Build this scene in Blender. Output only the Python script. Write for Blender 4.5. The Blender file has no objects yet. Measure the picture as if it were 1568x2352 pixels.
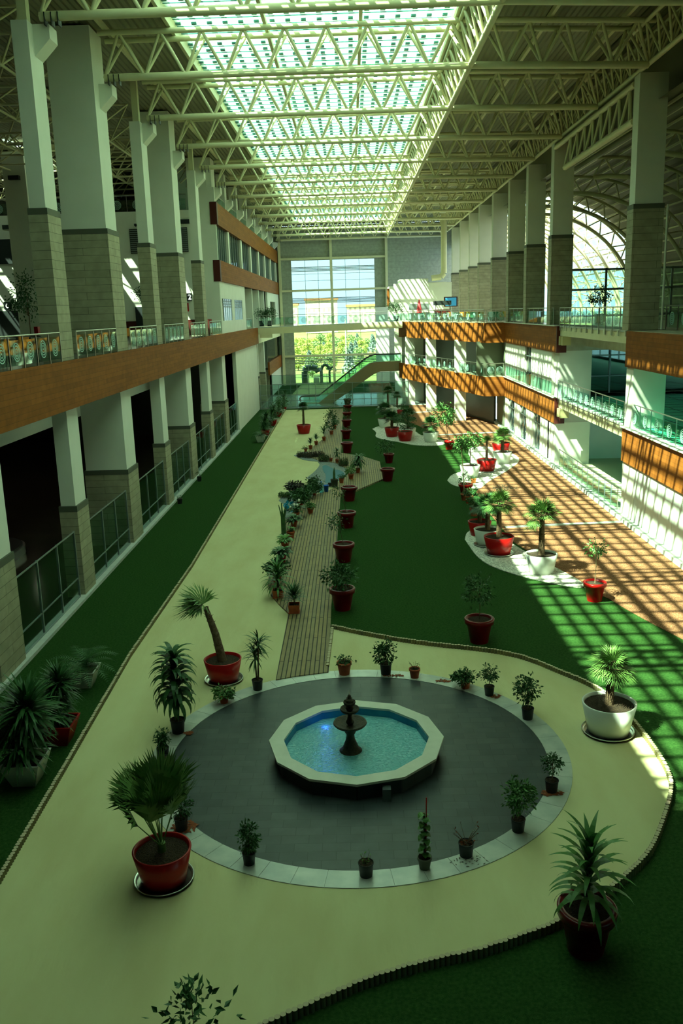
import bpy, math, random
from math import sin, cos, pi, sqrt, atan2
from mathutils import Vector, Matrix
random.seed(7)
SC = bpy.context.scene
COL = SC.collection
# ------------------------------------------------------------------ camera
CH = 11.5
FPX, PITCH, YAW, ROLL = 1993.8, .22684, -.01714, -.03021
FW = Vector((sin(YAW)*cos(PITCH), cos(YAW)*cos(PITCH), -sin(PITCH)))
_r = Vector((cos(YAW), -sin(YAW), 0)); _u = _r.cross(FW)
RT = _r*cos(ROLL)+_u*sin(ROLL); UP = -_r*sin(ROLL)+_u*cos(ROLL)
CAM = Vector((0, 0, CH))
cd = bpy.data.cameras.new('camera'); cam = bpy.data.objects.new('camera', cd); COL.objects.link(cam)
cd.sensor_fit = 'HORIZONTAL'; cd.sensor_width = 24; cd.lens = FPX/1568*24; cd.clip_end = 3000; cd.clip_start = .1
m = Matrix.Identity(4)
for i in range(3):
    m[i][0] = RT[i]; m[i][1] = UP[i]; m[i][2] = -FW[i]; m[i][3] = CAM[i]
cam.matrix_world = m
SC.camera = cam
# ------------------------------------------------------------------ light
SC.view_settings.view_transform = 'Standard'; SC.view_settings.look = 'None'
SC.view_settings.gamma = 1; SC.view_settings.use_curve_mapping = False
SC.view_settings.exposure = -0.22
try:
    SC.cycles.max_bounces = 7; SC.cycles.diffuse_bounces = 5; SC.cycles.glossy_bounces = 3
    SC.cycles.transparent_max_bounces = 24; SC.cycles.transmission_bounces = 4
    SC.cycles.sample_clamp_indirect = 4; SC.cycles.caustics_reflective = False
except Exception: pass
W = bpy.data.worlds.new('sky'); SC.world = W; W.use_nodes = True
wn = W.node_tree; bg = wn.nodes['Background']
tc = wn.nodes.new('ShaderNodeTexCoord'); sx = wn.nodes.new('ShaderNodeSeparateXYZ'); cr = wn.nodes.new('ShaderNodeValToRGB')
wn.links.new(tc.outputs['Generated'], sx.inputs[0]); wn.links.new(sx.outputs[2], cr.inputs[0]); wn.links.new(cr.outputs[0], bg.inputs[0])
SKY_S = 5.1
cr.color_ramp.elements[0].position = .06; cr.color_ramp.elements[0].color = (.40, .58, .66, 1)
cr.color_ramp.elements[1].position = .42; cr.color_ramp.elements[1].color = (.86, .92, .82, 1)
bg.inputs[1].default_value = SKY_S
sl = bpy.data.lights.new('sun', 'SUN'); so = bpy.data.objects.new('sun', sl); COL.objects.link(so)
SUN = Vector((.597, .37, -1)).normalized()
sl.energy = 52.0; sl.angle = .009; sl.color = (1, .93, .74)
so.rotation_euler = SUN.to_track_quat('-Z', 'Y').to_euler(); so.location = (-30, -20, 60)

# ------------------------------------------------------------------ pixel helpers (photograph pixel -> point in the place)
def ray(x, y): return FW*FPX+RT*(x-784)-UP*(y-1176)
def G(x, y, z=0.0):
    d = ray(x, y); return CAM+d*((z-CH)/d.z)
def WY(x, y, Y):
    d = ray(x, y); return CAM+d*(Y/d.y)
def PPM(p): return FPX/((Vector(p)-CAM).dot(FW))
# ------------------------------------------------------------------ materials
MT = {}
def mat(name, c, rough=.8, metal=0, c2=None, scale=3, bump=0, bscale=None, spec=.3, detail=4, stretch=None, em=0, transl=0):
    if name in MT: return MT[name]
    m = bpy.data.materials.new(name); m.use_nodes = True; n = m.node_tree; b = n.nodes['Principled BSDF']
    b.inputs['Base Color'].default_value = (*c, 1); b.inputs['Roughness'].default_value = rough
    b.inputs['Metallic'].default_value = metal; b.inputs['Specular IOR Level'].default_value = spec
    t = n.nodes.new('ShaderNodeTexCoord'); mp = n.nodes.new('ShaderNodeMapping'); n.links.new(t.outputs['Object'], mp.inputs[0])
    if stretch: mp.inputs['Scale'].default_value = stretch
    if c2:
        z = n.nodes.new('ShaderNodeTexNoise'); z.inputs['Scale'].default_value = scale; z.inputs['Detail'].default_value = detail
        n.links.new(mp.outputs[0], z.inputs[0])
        r = n.nodes.new('ShaderNodeValToRGB'); r.color_ramp.elements[0].position = .35; r.color_ramp.elements[1].position = .65
        r.color_ramp.elements[0].color = (*c, 1); r.color_ramp.elements[1].color = (*c2, 1)
        n.links.new(z.outputs[0], r.inputs[0]); n.links.new(r.outputs[0], b.inputs['Base Color'])
    if bump:
        z = n.nodes.new('ShaderNodeTexNoise'); z.inputs['Scale'].default_value = bscale or scale*4
        n.links.new(mp.outputs[0], z.inputs[0]); bp = n.nodes.new('ShaderNodeBump'); bp.inputs['Strength'].default_value = bump
        bp.inputs['Distance'].default_value = .05; n.links.new(z.outputs[0], bp.inputs['Height']); n.links.new(bp.outputs[0], b.inputs['Normal'])
    if em:
        b.inputs['Emission Color'].default_value = (*c, 1); b.inputs['Emission Strength'].default_value = em
    MT[name] = m; return m
def brick(name, c, c2, mortar, w, h, ms=.01, rough=.7, plane='XZ', bumpv=.3, offset=.5, bias=0, spec=.3):
    m = bpy.data.materials.new(name); m.use_nodes = True; n = m.node_tree; b = n.nodes['Principled BSDF']
    b.inputs['Roughness'].default_value = rough; b.inputs['Specular IOR Level'].default_value = spec
    t = n.nodes.new('ShaderNodeTexCoord'); s = n.nodes.new('ShaderNodeSeparateXYZ'); cb = n.nodes.new('ShaderNodeCombineXYZ')
    n.links.new(t.outputs['Object'], s.inputs[0])
    if plane == 'XZ':
        a = n.nodes.new('ShaderNodeMath'); n.links.new(s.outputs[0], a.inputs[0]); n.links.new(s.outputs[1], a.inputs[1])
        n.links.new(a.outputs[0], cb.inputs[0]); n.links.new(s.outputs[2], cb.inputs[1])
    elif plane == 'YX':
        n.links.new(s.outputs[1], cb.inputs[0]); n.links.new(s.outputs[0], cb.inputs[1])
    else:
        n.links.new(s.outputs[0], cb.inputs[0]); n.links.new(s.outputs[1], cb.inputs[1])
    k = n.nodes.new('ShaderNodeTexBrick'); n.links.new(cb.outputs[0], k.inputs[0])
    k.inputs['Color1'].default_value = (*c, 1); k.inputs['Color2'].default_value = (*c2, 1); k.inputs['Mortar'].default_value = (*mortar, 1)
    k.inputs['Scale'].default_value = 1; k.inputs['Mortar Size'].default_value = ms; k.inputs['Brick Width'].default_value = w
    k.inputs['Row Height'].default_value = h; k.inputs['Bias'].default_value = bias; k.offset = offset
    z = n.nodes.new('ShaderNodeTexNoise'); z.inputs['Scale'].default_value = 2.5; z.inputs['Detail'].default_value = 6
    mx = n.nodes.new('ShaderNodeMixRGB'); mx.blend_type = 'OVERLAY'; mx.inputs[0].default_value = .35
    n.links.new(t.outputs['Object'], z.inputs[0]); n.links.new(k.outputs[0], mx.inputs[1]); n.links.new(z.outputs[0], mx.inputs[2])
    n.links.new(mx.outputs[0], b.inputs['Base Color'])
    bp = n.nodes.new('ShaderNodeBump'); bp.inputs['Strength'].default_value = bumpv; bp.inputs['Distance'].default_value = .01; bp.invert = True
    n.links.new(k.outputs[1], bp.inputs['Height']); n.links.new(bp.outputs[0], b.inputs['Normal'])
    MT[name] = m; return m
def glass(name, tint, refl=.08, rough=.02, glosscol=(1, 1, 1)):
    m = bpy.data.materials.new(name); m.use_nodes = True; n = m.node_tree; n.nodes.clear()
    o = n.nodes.new('ShaderNodeOutputMaterial'); t = n.nodes.new('ShaderNodeBsdfTransparent'); g = n.nodes.new('ShaderNodeBsdfGlossy')
    mx = n.nodes.new('ShaderNodeMixShader'); t.inputs[0].default_value = (*tint, 1); g.inputs['Roughness'].default_value = rough
    g.inputs[0].default_value = (*glosscol, 1)
    lw = n.nodes.new('ShaderNodeLayerWeight'); lw.inputs[0].default_value = .35
    ma = n.nodes.new('ShaderNodeMath'); ma.operation = 'MULTIPLY_ADD'; ma.inputs[1].default_value = .3; ma.inputs[2].default_value = refl
    n.links.new(lw.outputs['Fresnel'], ma.inputs[0]); n.links.new(ma.outputs[0], mx.inputs[0])
    n.links.new(t.outputs[0], mx.inputs[1]); n.links.new(g.outputs[0], mx.inputs[2]); n.links.new(mx.outputs[0], o.inputs[0])
    MT[name] = m; return m
WHITE = mat('white plaster', (.70, .72, .62), .75, c2=(.74, .76, .66), scale=.8)
CREAM = mat('cream painted steel', (.64, .62, .38), .5, c2=(.68, .66, .42), scale=1.5)
STONE = brick('stone cladding', (.30, .29, .19), (.36, .34, .23), (.11, .11, .07), 2.4, .345, .009)
STONE_BAND = mat('dark stone band', (.09, .10, .07), .6)
WOOD = brick('wood panel fascia', (.20, .066, .011), (.26, .088, .016), (.12, .045, .01), 2.4, .2, .006, .6, spec=.08)
MAROON = mat('maroon trim', (.07, .012, .008), .5)
SAND = mat('sand floor', (.50, .47, .24), .95, c2=(.55, .54, .29), scale=.9, bump=.25, bscale=6, stretch=(1, .35, 1), detail=8)
TURF = mat('artificial turf', (.015, .054, .010), 1, c2=(.030, .082, .018), scale=14, bump=.8, bscale=60, spec=.05)
MULCH = mat('bark mulch', (.12, .052, .024), 1, c2=(.38, .19, .10), scale=30, bump=1, bscale=40, detail=8, spec=.05)
PEB = mat('white pebbles', (.28, .29, .24), .9, c2=(.78, .78, .68), scale=14, bump=1, bscale=14, detail=3)
GRAVEL = mat('grey gravel', (.12, .15, .15), .95, c2=(.30, .34, .32), scale=16, bump=1, bscale=25)
PAVE = brick('dark paving', (.030, .042, .042), (.045, .058, .056), (.016, .022, .022), .62, .31, .006, .42, 'XY')
RING = mat('marble ring', (.36, .40, .36), .25, c2=(.50, .53, .46), scale=1.8, spec=.5, detail=6)
DECK = brick('deck boards', (.27, .20, .085), (.20, .165, .085), (.012, .009, .005), 4.2, .15, .017, .65, 'YX')
LOG = mat('log wood', (.22, .19, .08), .9, c2=(.13, .13, .065), scale=2.2)
LOGTOP = mat('log end wood', (.46, .40, .26), .9)
GLS = glass('clear green glass', (.76, .92, .86), .05)
GLST = glass('tall screen glass', (.74, .86, .83), .04)
GLSK = glass('skylight glass', (.80, .95, .88), .02)
GLDK = glass('dark window glass', (.20, .36, .30), .22)
GLWIN = glass('tinted window glass', (.66, .72, .70), .02)
ETCH = mat('etched ring', (.38, .62, .54), .6)
STEEL = mat('stainless steel', (.50, .52, .48), .28, 1)
FRAME = mat('grey aluminium frame', (.27, .33, .32), .4, .6)
CONC = mat('concrete curb', (.40, .44, .40), .8, c2=(.47, .5, .45), scale=4)
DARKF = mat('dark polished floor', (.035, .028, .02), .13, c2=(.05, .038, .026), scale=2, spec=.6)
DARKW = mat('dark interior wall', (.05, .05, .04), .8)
GREENF = mat('green tinted floor', (.05, .42, .27), .5, c2=(.06, .48, .31), scale=2, spec=.6)
ROOF = mat('roof sheet', (.21, .21, .125), .6)
PANELW = brick('metal wall panel', (.30, .33, .26), (.32, .35, .28), (.18, .20, .16), 6, .9, .01, .5)
RED = mat('red glossy pot', (.36, .006, .005), .28, spec=.35)
WPOT = mat('white glossy pot', (.74, .78, .70), .25, spec=.5)
TERRA = mat('terracotta', (.42, .10, .035), .7, c2=(.35, .08, .03), scale=9)
BLACK = mat('black plastic pot', (.018, .024, .024), .5)
SOIL = mat('potting soil', (.022, .014, .008), 1, c2=(.055, .036, .018), scale=24, bump=1, bscale=40)
LEAF = mat('dark green leaf', (.022, .085, .022), .45, c2=(.045, .13, .035), scale=5)
LEAF2 = mat('mid green leaf', (.05, .16, .035), .45, c2=(.09, .22, .05), scale=5)
LEAFP = mat('palm leaf', (.06, .15, .03), .5, c2=(.11, .20, .045), scale=4)
LEAFG = mat('light green leaf', (.12, .28, .05), .45, c2=(.07, .19, .04), scale=4)
LEAFR = mat('purple leaf', (.045, .030, .038), .5, c2=(.03, .05, .03), scale=5)
BARK = mat('bark', (.12, .075, .04), .95, c2=(.20, .14, .08), scale=12, bump=1)
STEMC = mat('pale stem', (.34, .28, .16), .8)
DRY = mat('dry leaf litter', (.22, .06, .02), .9)
BLUE = mat('blue tile', (.012, .16, .26), .25, c2=(.02, .22, .33), scale=2)
def water(name, c, deep):
    m = bpy.data.materials.new(name); m.use_nodes = True; n = m.node_tree; b = n.nodes['Principled BSDF']
    b.inputs['Base Color'].default_value = (*c, 1); b.inputs['Roughness'].default_value = .07; b.inputs['Specular IOR Level'].default_value = 1.0; b.inputs['IOR'].default_value = 1.6
    t = n.nodes.new('ShaderNodeTexCoord'); z = n.nodes.new('ShaderNodeTexNoise'); z.inputs['Scale'].default_value = 13; z.inputs['Detail'].default_value = 5
    z.inputs['Distortion'].default_value = .6
    n.links.new(t.outputs['Object'], z.inputs[0]); bp = n.nodes.new('ShaderNodeBump'); bp.inputs['Strength'].default_value = deep; bp.inputs['Distance'].default_value = .14
    n.links.new(z.outputs[0], bp.inputs['Height']); n.links.new(bp.outputs[0], b.inputs['Normal']); return m
WATER = water('pool water', (.12, .46, .48), .6)
PONDW = mat('still pond water', (.006, .12, .17), .55, spec=.2)
BURG = mat('burgundy glossy pot', (.13, .002, .004), .3, spec=.35)
IRON = mat('bronze fountain', (.030, .030, .018), .5, c2=(.06, .05, .03), scale=9, metal=.3, bump=.5)
# ------------------------------------------------------------------ mesh builder
def tag(o, label=None, cat=None, group=None, kind=None):
    if label: o['label'] = label
    if cat: o['category'] = cat
    if group: o['group'] = group
    if kind: o['kind'] = kind
    return o
def thing(name, label, cat, loc=(0, 0, 0), group=None):
    o = bpy.data.objects.new(name, None); COL.objects.link(o); o.location = loc; o.empty_display_size = .2
    return tag(o, label, cat, group)
class MB:
    def __init__(s): s.v = []; s.f = []; s.m = []; s.cur = 0; s.smooth = False; s.sm = []
    def add(s, vs, fs):
        b = len(s.v); s.v += [tuple(p) for p in vs]
        for f in fs: s.f.append(tuple(b+i for i in f)); s.m.append(s.cur); s.sm.append(s.smooth)
        return s
    def box(s, x0, y0, z0, x1, y1, z1):
        x0, x1 = min(x0, x1), max(x0, x1); y0, y1 = min(y0, y1), max(y0, y1); z0, z1 = min(z0, z1), max(z0, z1)
        return s.add([(x0, y0, z0), (x1, y0, z0), (x1, y1, z0), (x0, y1, z0), (x0, y0, z1), (x1, y0, z1), (x1, y1, z1), (x0, y1, z1)],
                     [(3, 2, 1, 0), (4, 5, 6, 7), (0, 1, 5, 4), (1, 2, 6, 5), (2, 3, 7, 6), (3, 0, 4, 7)])
    def beam(s, p, q, w, h):   # box along p->q, width w (horizontal), height h, centred
        p = Vector(p); q = Vector(q); d = (q-p).normalized(); a = Vector((-d.y, d.x, 0))
        if a.length < 1e-4: a = Vector((1, 0, 0))
        a.normalize(); b = d.cross(a); a = a*(w/2); b = b*(h/2)
        return s.add([p-a-b, p+a-b, p+a+b, p-a+b, q-a-b, q+a-b, q+a+b, q-a+b], [(3, 2, 1, 0), (4, 5, 6, 7), (0, 1, 5, 4), (1, 2, 6, 5), (2, 3, 7, 6), (3, 0, 4, 7)])
    def tube(s, p, q, r, n=8, r2=None, caps=True):
        p = Vector(p); q = Vector(q); d = (q-p); d.normalize(); a = d.orthogonal().normalized(); b = d.cross(a); r2 = r if r2 is None else r2
        vs = [p+(a*cos(2*pi*i/n)+b*sin(2*pi*i/n))*r for i in range(n)]+[q+(a*cos(2*pi*i/n)+b*sin(2*pi*i/n))*r2 for i in range(n)]
        o = s.smooth; s.smooth = True
        s.add(vs, [(i, (i+1) % n, n+(i+1) % n, n+i) for i in range(n)]); s.smooth = False
        if caps: s.add(vs, [tuple(range(n-1, -1, -1)), tuple(range(n, 2*n))])
        s.smooth = o; return s
    def path(s, pts, rs, n=7):
        for i in range(len(pts)-1):
            s.tube(pts[i], pts[i+1], rs[i], n, rs[i+1], caps=False)
        return s
    def lathe(s, prof, c, n=24, cap=False):
        cx, cy, cz = c; vs = []; fs = []
        for r, z in prof: vs += [(cx+r*cos(2*pi*i/n), cy+r*sin(2*pi*i/n), cz+z) for i in range(n)]
        for k in range(len(prof)-1): fs += [(k*n+i, k*n+(i+1) % n, (k+1)*n+(i+1) % n, (k+1)*n+i) for i in range(n)]
        o = s.smooth; s.smooth = n > 12; s.add(vs, fs); s.smooth = o
        if cap: s.add([(cx+prof[-1][0]*cos(2*pi*i/n), cy+prof[-1][0]*sin(2*pi*i/n), cz+prof[-1][1]) for i in range(n)], [tuple(range(n))])
        return s
    def prism(s, poly, z0, z1):
        n = len(poly); A = sum(poly[i][0]*poly[(i+1) % n][1]-poly[(i+1) % n][0]*poly[i][1] for i in range(n))
        if A < 0: poly = poly[::-1]
        return s.add([(p[0], p[1], z0) for p in poly]+[(p[0], p[1], z1) for p in poly],
                     [tuple(range(n, 2*n)), tuple(range(n-1, -1, -1))]+[(i, (i+1) % n, n+(i+1) % n, n+i) for i in range(n)])
    def build(s, name, mats, parent=None):
        if not isinstance(mats, (list, tuple)): mats = [mats]
        me = bpy.data.meshes.new(name); off = Vector(parent['_w']) if parent is not None and '_w' in parent else (parent.location.copy() if parent else Vector((0, 0, 0)))
        if off.length: vs = [(a-off.x, b-off.y, c-off.z) for a, b, c in s.v]
        else: vs = s.v
        me.from_pydata(vs, [], s.f)
        for q in mats: me.materials.append(q)
        me.polygons.foreach_set('material_index', s.m); me.polygons.foreach_set('use_smooth', s.sm); me.update()
        o = bpy.data.objects.new(name, me); COL.objects.link(o)
        if parent:
            o.parent = parent
            SUBOFF[o.name] = off
        return o
SUBOFF = {}
def sub(mb, name, mats, par):      # a sub-part: its parent mesh sits at the thing's origin
    off = SUBOFF.get(par.name, Vector((0, 0, 0)))
    me_par = par
    b = MB(); b.v = [(x-off.x, y-off.y, z-off.z) for x, y, z in mb.v]; b.f = mb.f; b.m = mb.m; b.sm = mb.sm
    o = b.build(name, mats); o.parent = me_par; return o
def st(name, mb, mats, label=None): return tag(mb.build(name, mats), label, kind='structure')
def dup(o, loc, par=None):
    c = o.copy(); COL.objects.link(c)
    if par is not None: c.parent = par
    if loc is not None: c.location = loc
    for ch in list(o.children): dup(ch, None, c)
    return c
ORD = ['first', 'second', 'third', 'fourth', 'fifth', 'sixth', 'seventh', 'eighth', 'ninth', 'tenth', 'eleventh', 'twelfth', 'thirteenth', 'fourteenth', 'fifteenth', 'sixteenth', 'seventeenth', 'eighteenth', 'nineteenth', 'twentieth']
# ------------------------------------------------------------------ ground
def GP(l, z=0): return [(G(x, y, z).x, G(x, y, z).y) for x, y in l]
L2 = 9.9; R2 = 10.1; L1 = 5.05
st('floor', MB().prism([(-11.7, -8), (14.6, -8), (14.6, 107.2), (-11.7, 107.2)], -.3, 0), TURF, 'green artificial turf covering the hall floor')
logL = [(-200, 2375, .05), (0, 2026, .05), (298, 1510, .05), (441, 1302, .05), (655, 942, .05)]
logC = [(765, 1444, .05), (845, 1461, .05), (925, 1475, .05), (1000, 1485, .05), (1072, 1492, .05), (1150, 1502, .05), (1214, 1517, .05), (1282, 1546, .05), (1330, 1565, .05), (1373, 1586, .05), (1425, 1630, .05), (1467, 1677, .05), (1507, 1731, .05), (1536, 1782, .05), (1543, 1822, .05), (1521, 1889, .15), (1497, 1942, .2), (1471, 1974, .2), (1432, 2010, .2), (1380, 2052, .2), (1275, 2117, .2), (1224, 2134, .2), (1156, 2159, .2), (1087, 2181, .2), (1019, 2193, .2), (906, 2223, .2), (830, 2248, .2), (753, 2283, .2), (676, 2317, .2), (623, 2340, .2), (540, 2378, .2), (440, 2425, .2)]
pl = [G(*p).to_2d() for p in logL]; pc = [G(*p).to_2d() for p in logC]
mid = [Vector(p) for p in GP([(757, 939), (772, 939), (775, 1040), (785, 1080), (778, 1140), (772, 1200), (765, 1300), (755, 1440)], .04)]
def chaikin(P, n=2):
    for _ in range(n):
        Q = [P[0]]
        for a, b in zip(P, P[1:]): Q += [a*.75+b*.25, a*.25+b*.75]
        P = Q+[P[-1]]
    return P
pc = chaikin(pc)
sand = pl+mid+pc+[Vector((-1.5, 9.5)), Vector((-9, 9.5))]
st('floor', MB().prism([tuple(p) for p in sand], -.05, .05), SAND, 'sand coloured screed path beside the turf')
cx, cy = -.13, 21.0
def circ(r, n=96, c=(cx, cy)): return [(c[0]+r*cos(2*pi*i/n), c[1]+r*sin(2*pi*i/n)) for i in range(n)]
rg = MB(); n = 96; a = circ(5.52); b = circ(4.95)
# ring of stone segments around the dark paved disc
for i in range(0, n, 2):
    q = [b[i], a[i], a[(i+1) % n], a[(i+2) % n], b[(i+2) % n], b[(i+1) % n]]
    k = .004
    cxm = sum(p[0] for p in q)/6; cym = sum(p[1] for p in q)/6
    q = [(p[0]+(cxm-p[0])*.012, p[1]+(cym-p[1])*.012) for p in q]; rg.prism(q, .0, .07)
st('trim_1', rg, RING, 'pale marble ring around the dark round paving')
st('floor', MB().prism(circ(4.95), -.02, .06), PAVE, 'dark round paving around the fountain')
st('floor', MB().prism(circ(5.51), -.02, .052), CONC)
def lay(px, z, mt, lab, sm=2, z0=-.02):
    P = [Vector(p) for p in GP(px, z)]
    if sm:
        P = chaikin(P+[P[0]], sm)[:-1]
    return st('floor', MB().prism([tuple(p) for p in P], z0, z), mt, lab)
mul = GP([(940, 934), (925, 965), (962, 978), (1005, 1003), (1045, 1018), (1100, 1026), (1160, 1036), (1180, 1060), (1165, 1082), (1110, 1108), (1093, 1130), (1125, 1180), (1180, 1245), (1280, 1308), (1340, 1348), (1402, 1377), (1440, 1400), (1500, 1433), (1568, 1468), (1640, 1520)], .02)
st('floor', MB().prism(mul+[(14.6, 26), (14.6, 107.2), (mul[0][0], 107.2)], -.02, .02), MULCH, 'brown bark mulch bed along the sunlit side')
lay([(1067, 1238), (1072, 1220), (1100, 1212), (1150, 1230), (1203, 1266), (1282, 1306), (1338, 1336), (1342, 1350), (1300, 1346), (1230, 1331), (1160, 1313), (1100, 1287)], .03, PEB, 'near bed of white pebbles', 2)
lay([(1027, 1103), (1036, 1090), (1062, 1082), (1085, 1060), (1070, 1032), (1100, 1023), (1150, 1030), (1188, 1046), (1194, 1060), (1168, 1079), (1133, 1099), (1116, 1110), (1101, 1124), (1084, 1120), (1053, 1118), (1035, 1112)], .03, PEB, 'middle bed of white pebbles', 2)
lay([(855, 985), (867, 979), (906, 972), (926, 970), (945, 984), (973, 1005), (1022, 1010), (1022, 1022), (984, 1024), (947, 1022), (916, 1015), (886, 1010), (860, 1004), (865, 993)], .03, PEB, 'far bed of white pebbles', 2)
lay([(866, 935), (872, 931), (900, 932), (925, 940), (952, 943), (952, 948), (910, 949), (880, 941)], .03, PEB, 'farthest bed of white pebbles', 1)
for k, (a, b) in enumerate([((1160, 1211), (1436, 1198)), ((950, 1002), (1165, 992)), ((920, 948), (990, 946))]):
    A = G(*a, .03); B = G(*b, .03); B = A+(B-A)*((14.5-A.x)/(B.x-A.x)) if k < 2 else B
    st('trim_%d' % (k+2), MB().beam(A, B, .35, .05), CONC)
# boardwalk
dk = [(633, 1561), (662, 1408), (640, 1387), (621, 1365), (614, 1336), (618, 1319), (640, 1270), (655, 1200), (690, 1150), (735, 1132), (765, 1122), (778, 1105), (800, 1088), (800, 1078), (771, 1063), (735, 1058), (700, 1046), (712, 1030), (742, 1008), (758, 939), (788, 938), (783, 1040), (830, 1047), (872, 1060), (881, 1099), (818, 1126), (782, 1134), (776, 1212), (770, 1290), (761, 1382), (754, 1543), (715, 1548), (675, 1553)]
bw = MB().prism(GP(dk, .1), .0, .1).build('boardwalk', DECK)
tag(bw, 'weathered wooden boardwalk crossing the garden', 'boardwalk')
lay([(703, 1098), (716, 1088), (728, 1077), (735, 1066), (728, 1060), (755, 1058), (771, 1062), (790, 1068), (803, 1076), (790, 1092), (775, 1107), (742, 1120), (720, 1110)], .07, GRAVEL, 'grey gravel around the small pond', 1)
lay([(675, 1046), (700, 1036), (735, 1043), (765, 1052), (765, 1060), (735, 1060), (700, 1058)], .07, GRAVEL, 'grey gravel under purple shrubs', 1)
lay([(640, 1150), (650, 1136), (690, 1118), (725, 1110), (735, 1130), (700, 1150), (665, 1195), (650, 1190), (660, 1165)], .06, GRAVEL, 'grey gravel bed left of the boardwalk', 1)
tag(lay([(740, 1071), (748, 1067), (765, 1077), (787, 1082), (792, 1092), (765, 1113), (745, 1112), (749, 1091), (741, 1080)], .085, PONDW, 'small flat turquoise pond beside the boardwalk', 1), None)
# log edging --------------------------------------------------------
lv = {}
def edging(path, label, hgt=.2, r=.052):
    L = []; d = 0; P = path
    for a, b in zip(P, P[1:]):
        l = (b-a).length
        while d < l: L.append(a+(b-a)*(d/l)); d += r*2.02
        d -= l
    L.sort(key=lambda p: (p-Vector((0, 0))).length)
    vis = [p for p in L if p.y > 11.5]
    t = thing('log_edging', label, 'garden edging', (*vis[0], 0))
    lm = None
    for p in vis[:99]:
        if lm is None:
            mb = MB(); mb.tube((p.x, p.y, 0), (p.x, p.y, hgt), r, 10, caps=False); mb.cur = 1
            mb.add([(p.x+r*cos(2*pi*i/10), p.y+r*sin(2*pi*i/10), hgt) for i in range(10)], [tuple(range(10))])
            lm = mb.build('log', [LOG, LOGTOP], t); base = p
        else:
            c = lm.copy(); COL.objects.link(c); c.parent = t; c.location = (p.x-base.x, p.y-base.y, random.uniform(-.012, .008)); c.rotation_euler.z = 0
    mb = MB()
    for p in vis[99:]:
        dz = random.uniform(-.012, .01); mb.cur = 0; mb.tube((p.x, p.y, 0), (p.x, p.y, hgt+dz), r, 8, caps=False); mb.cur = 1
        mb.add([(p.x+r*cos(2*pi*i/8), p.y+r*sin(2*pi*i/8), hgt+dz) for i in range(8)], [tuple(range(8))])
    if vis[99:]: tag(mb.build('log', [LOG, LOGTOP], t), kind='stuff')
edging(pl, 'long straight edging of upright logs between left turf and sand path')
edging(pc, 'curved edging of upright logs around the fountain court')
edging([p for p in [G(764, 1441, .05).to_2d(), G(752, 1533, .05).to_2d()]], 'short edging of upright logs along the right side of the boardwalk', .14)
# ------------------------------------------------------------------ left wall
def column(label, X0, X1, Y0, Y1, levels, group='hall columns', corbel=None):
    t = thing('column', label, 'column', ((X0+X1)/2, (Y0+Y1)/2, levels[0][1]), group)
    for kind, z0, z1 in levels:
        if kind == 'stone':
            MB().box(X0, Y0, z0, X1, Y1, z1-.12).build('stone_cladding', STONE, t)
            MB().box(X0-.01, Y0-.01, z1-.12, X1+.01, Y1+.01, z1+.12).build('top_band', STONE_BAND, t)
        else: MB().box(X0+.07, Y0+.07, z0, X1-.07, Y1-.07, z1).build('shaft', WHITE, t)
    if corbel:
        x, y, s = corbel; c = MB(); w = .45
        pr = [(x, 21.2), (x+.42*s, 21.6), (x+.62*s, 21.8), (x+.62*s, 22.3), (x, 22.3)]
        vs = [(a, y-w, z) for a, z in pr]+[(a, y+w, z) for a, z in pr]; k = len(pr)
        c.add(vs, [tuple(range(k)), tuple(range(2*k-1, k-1, -1))]+[(i, i+k, (i+1) % k+k, (i+1) % k) for i in range(k)])
        c.build('corbel', WHITE, t)
    return t
YC = [27.0+8.75*i for i in range(14)]
for i, y in enumerate(YC):
    if i < 7:
        wide = i % 2 == 0
        w = 1.05 if wide else .78; xb = -13.78 if wide else -12.3; top = 24.6 if wide else 22.3
        lv_ = [('stone', 0, 3.85), ('shaft', 3.85, 8.3)]
        if i > 0: lv_ += [('stone', L2, 15.6), ('shaft', 15.6, top)]
        column('%s white column with stone base on the left side, %s from the viewer' % ('wide' if wide else 'narrow', ORD[i]), xb, -11.55, y-w, y+w, lv_, 'left hall columns', (-11.62, y+.3, 1) if i > 0 else None)
        if i and not wide:
            tag(MB().box(-12.1, y-.3, 22.3, -11.75, y+.1, 24.6).build('roof_strut', CREAM), 'cream steel strut on top of narrow left column, %s from the viewer' % ORD[i], 'strut', 'roof struts')
    else:
        column('upper white shaft above the left block, %s from the viewer' % ORD[i-7], -12.6, -11.7, y-.7, y+.7, [('shaft', 21.0, 24.6)], 'left upper shafts', (-11.77, y+.3, 1))
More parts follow.
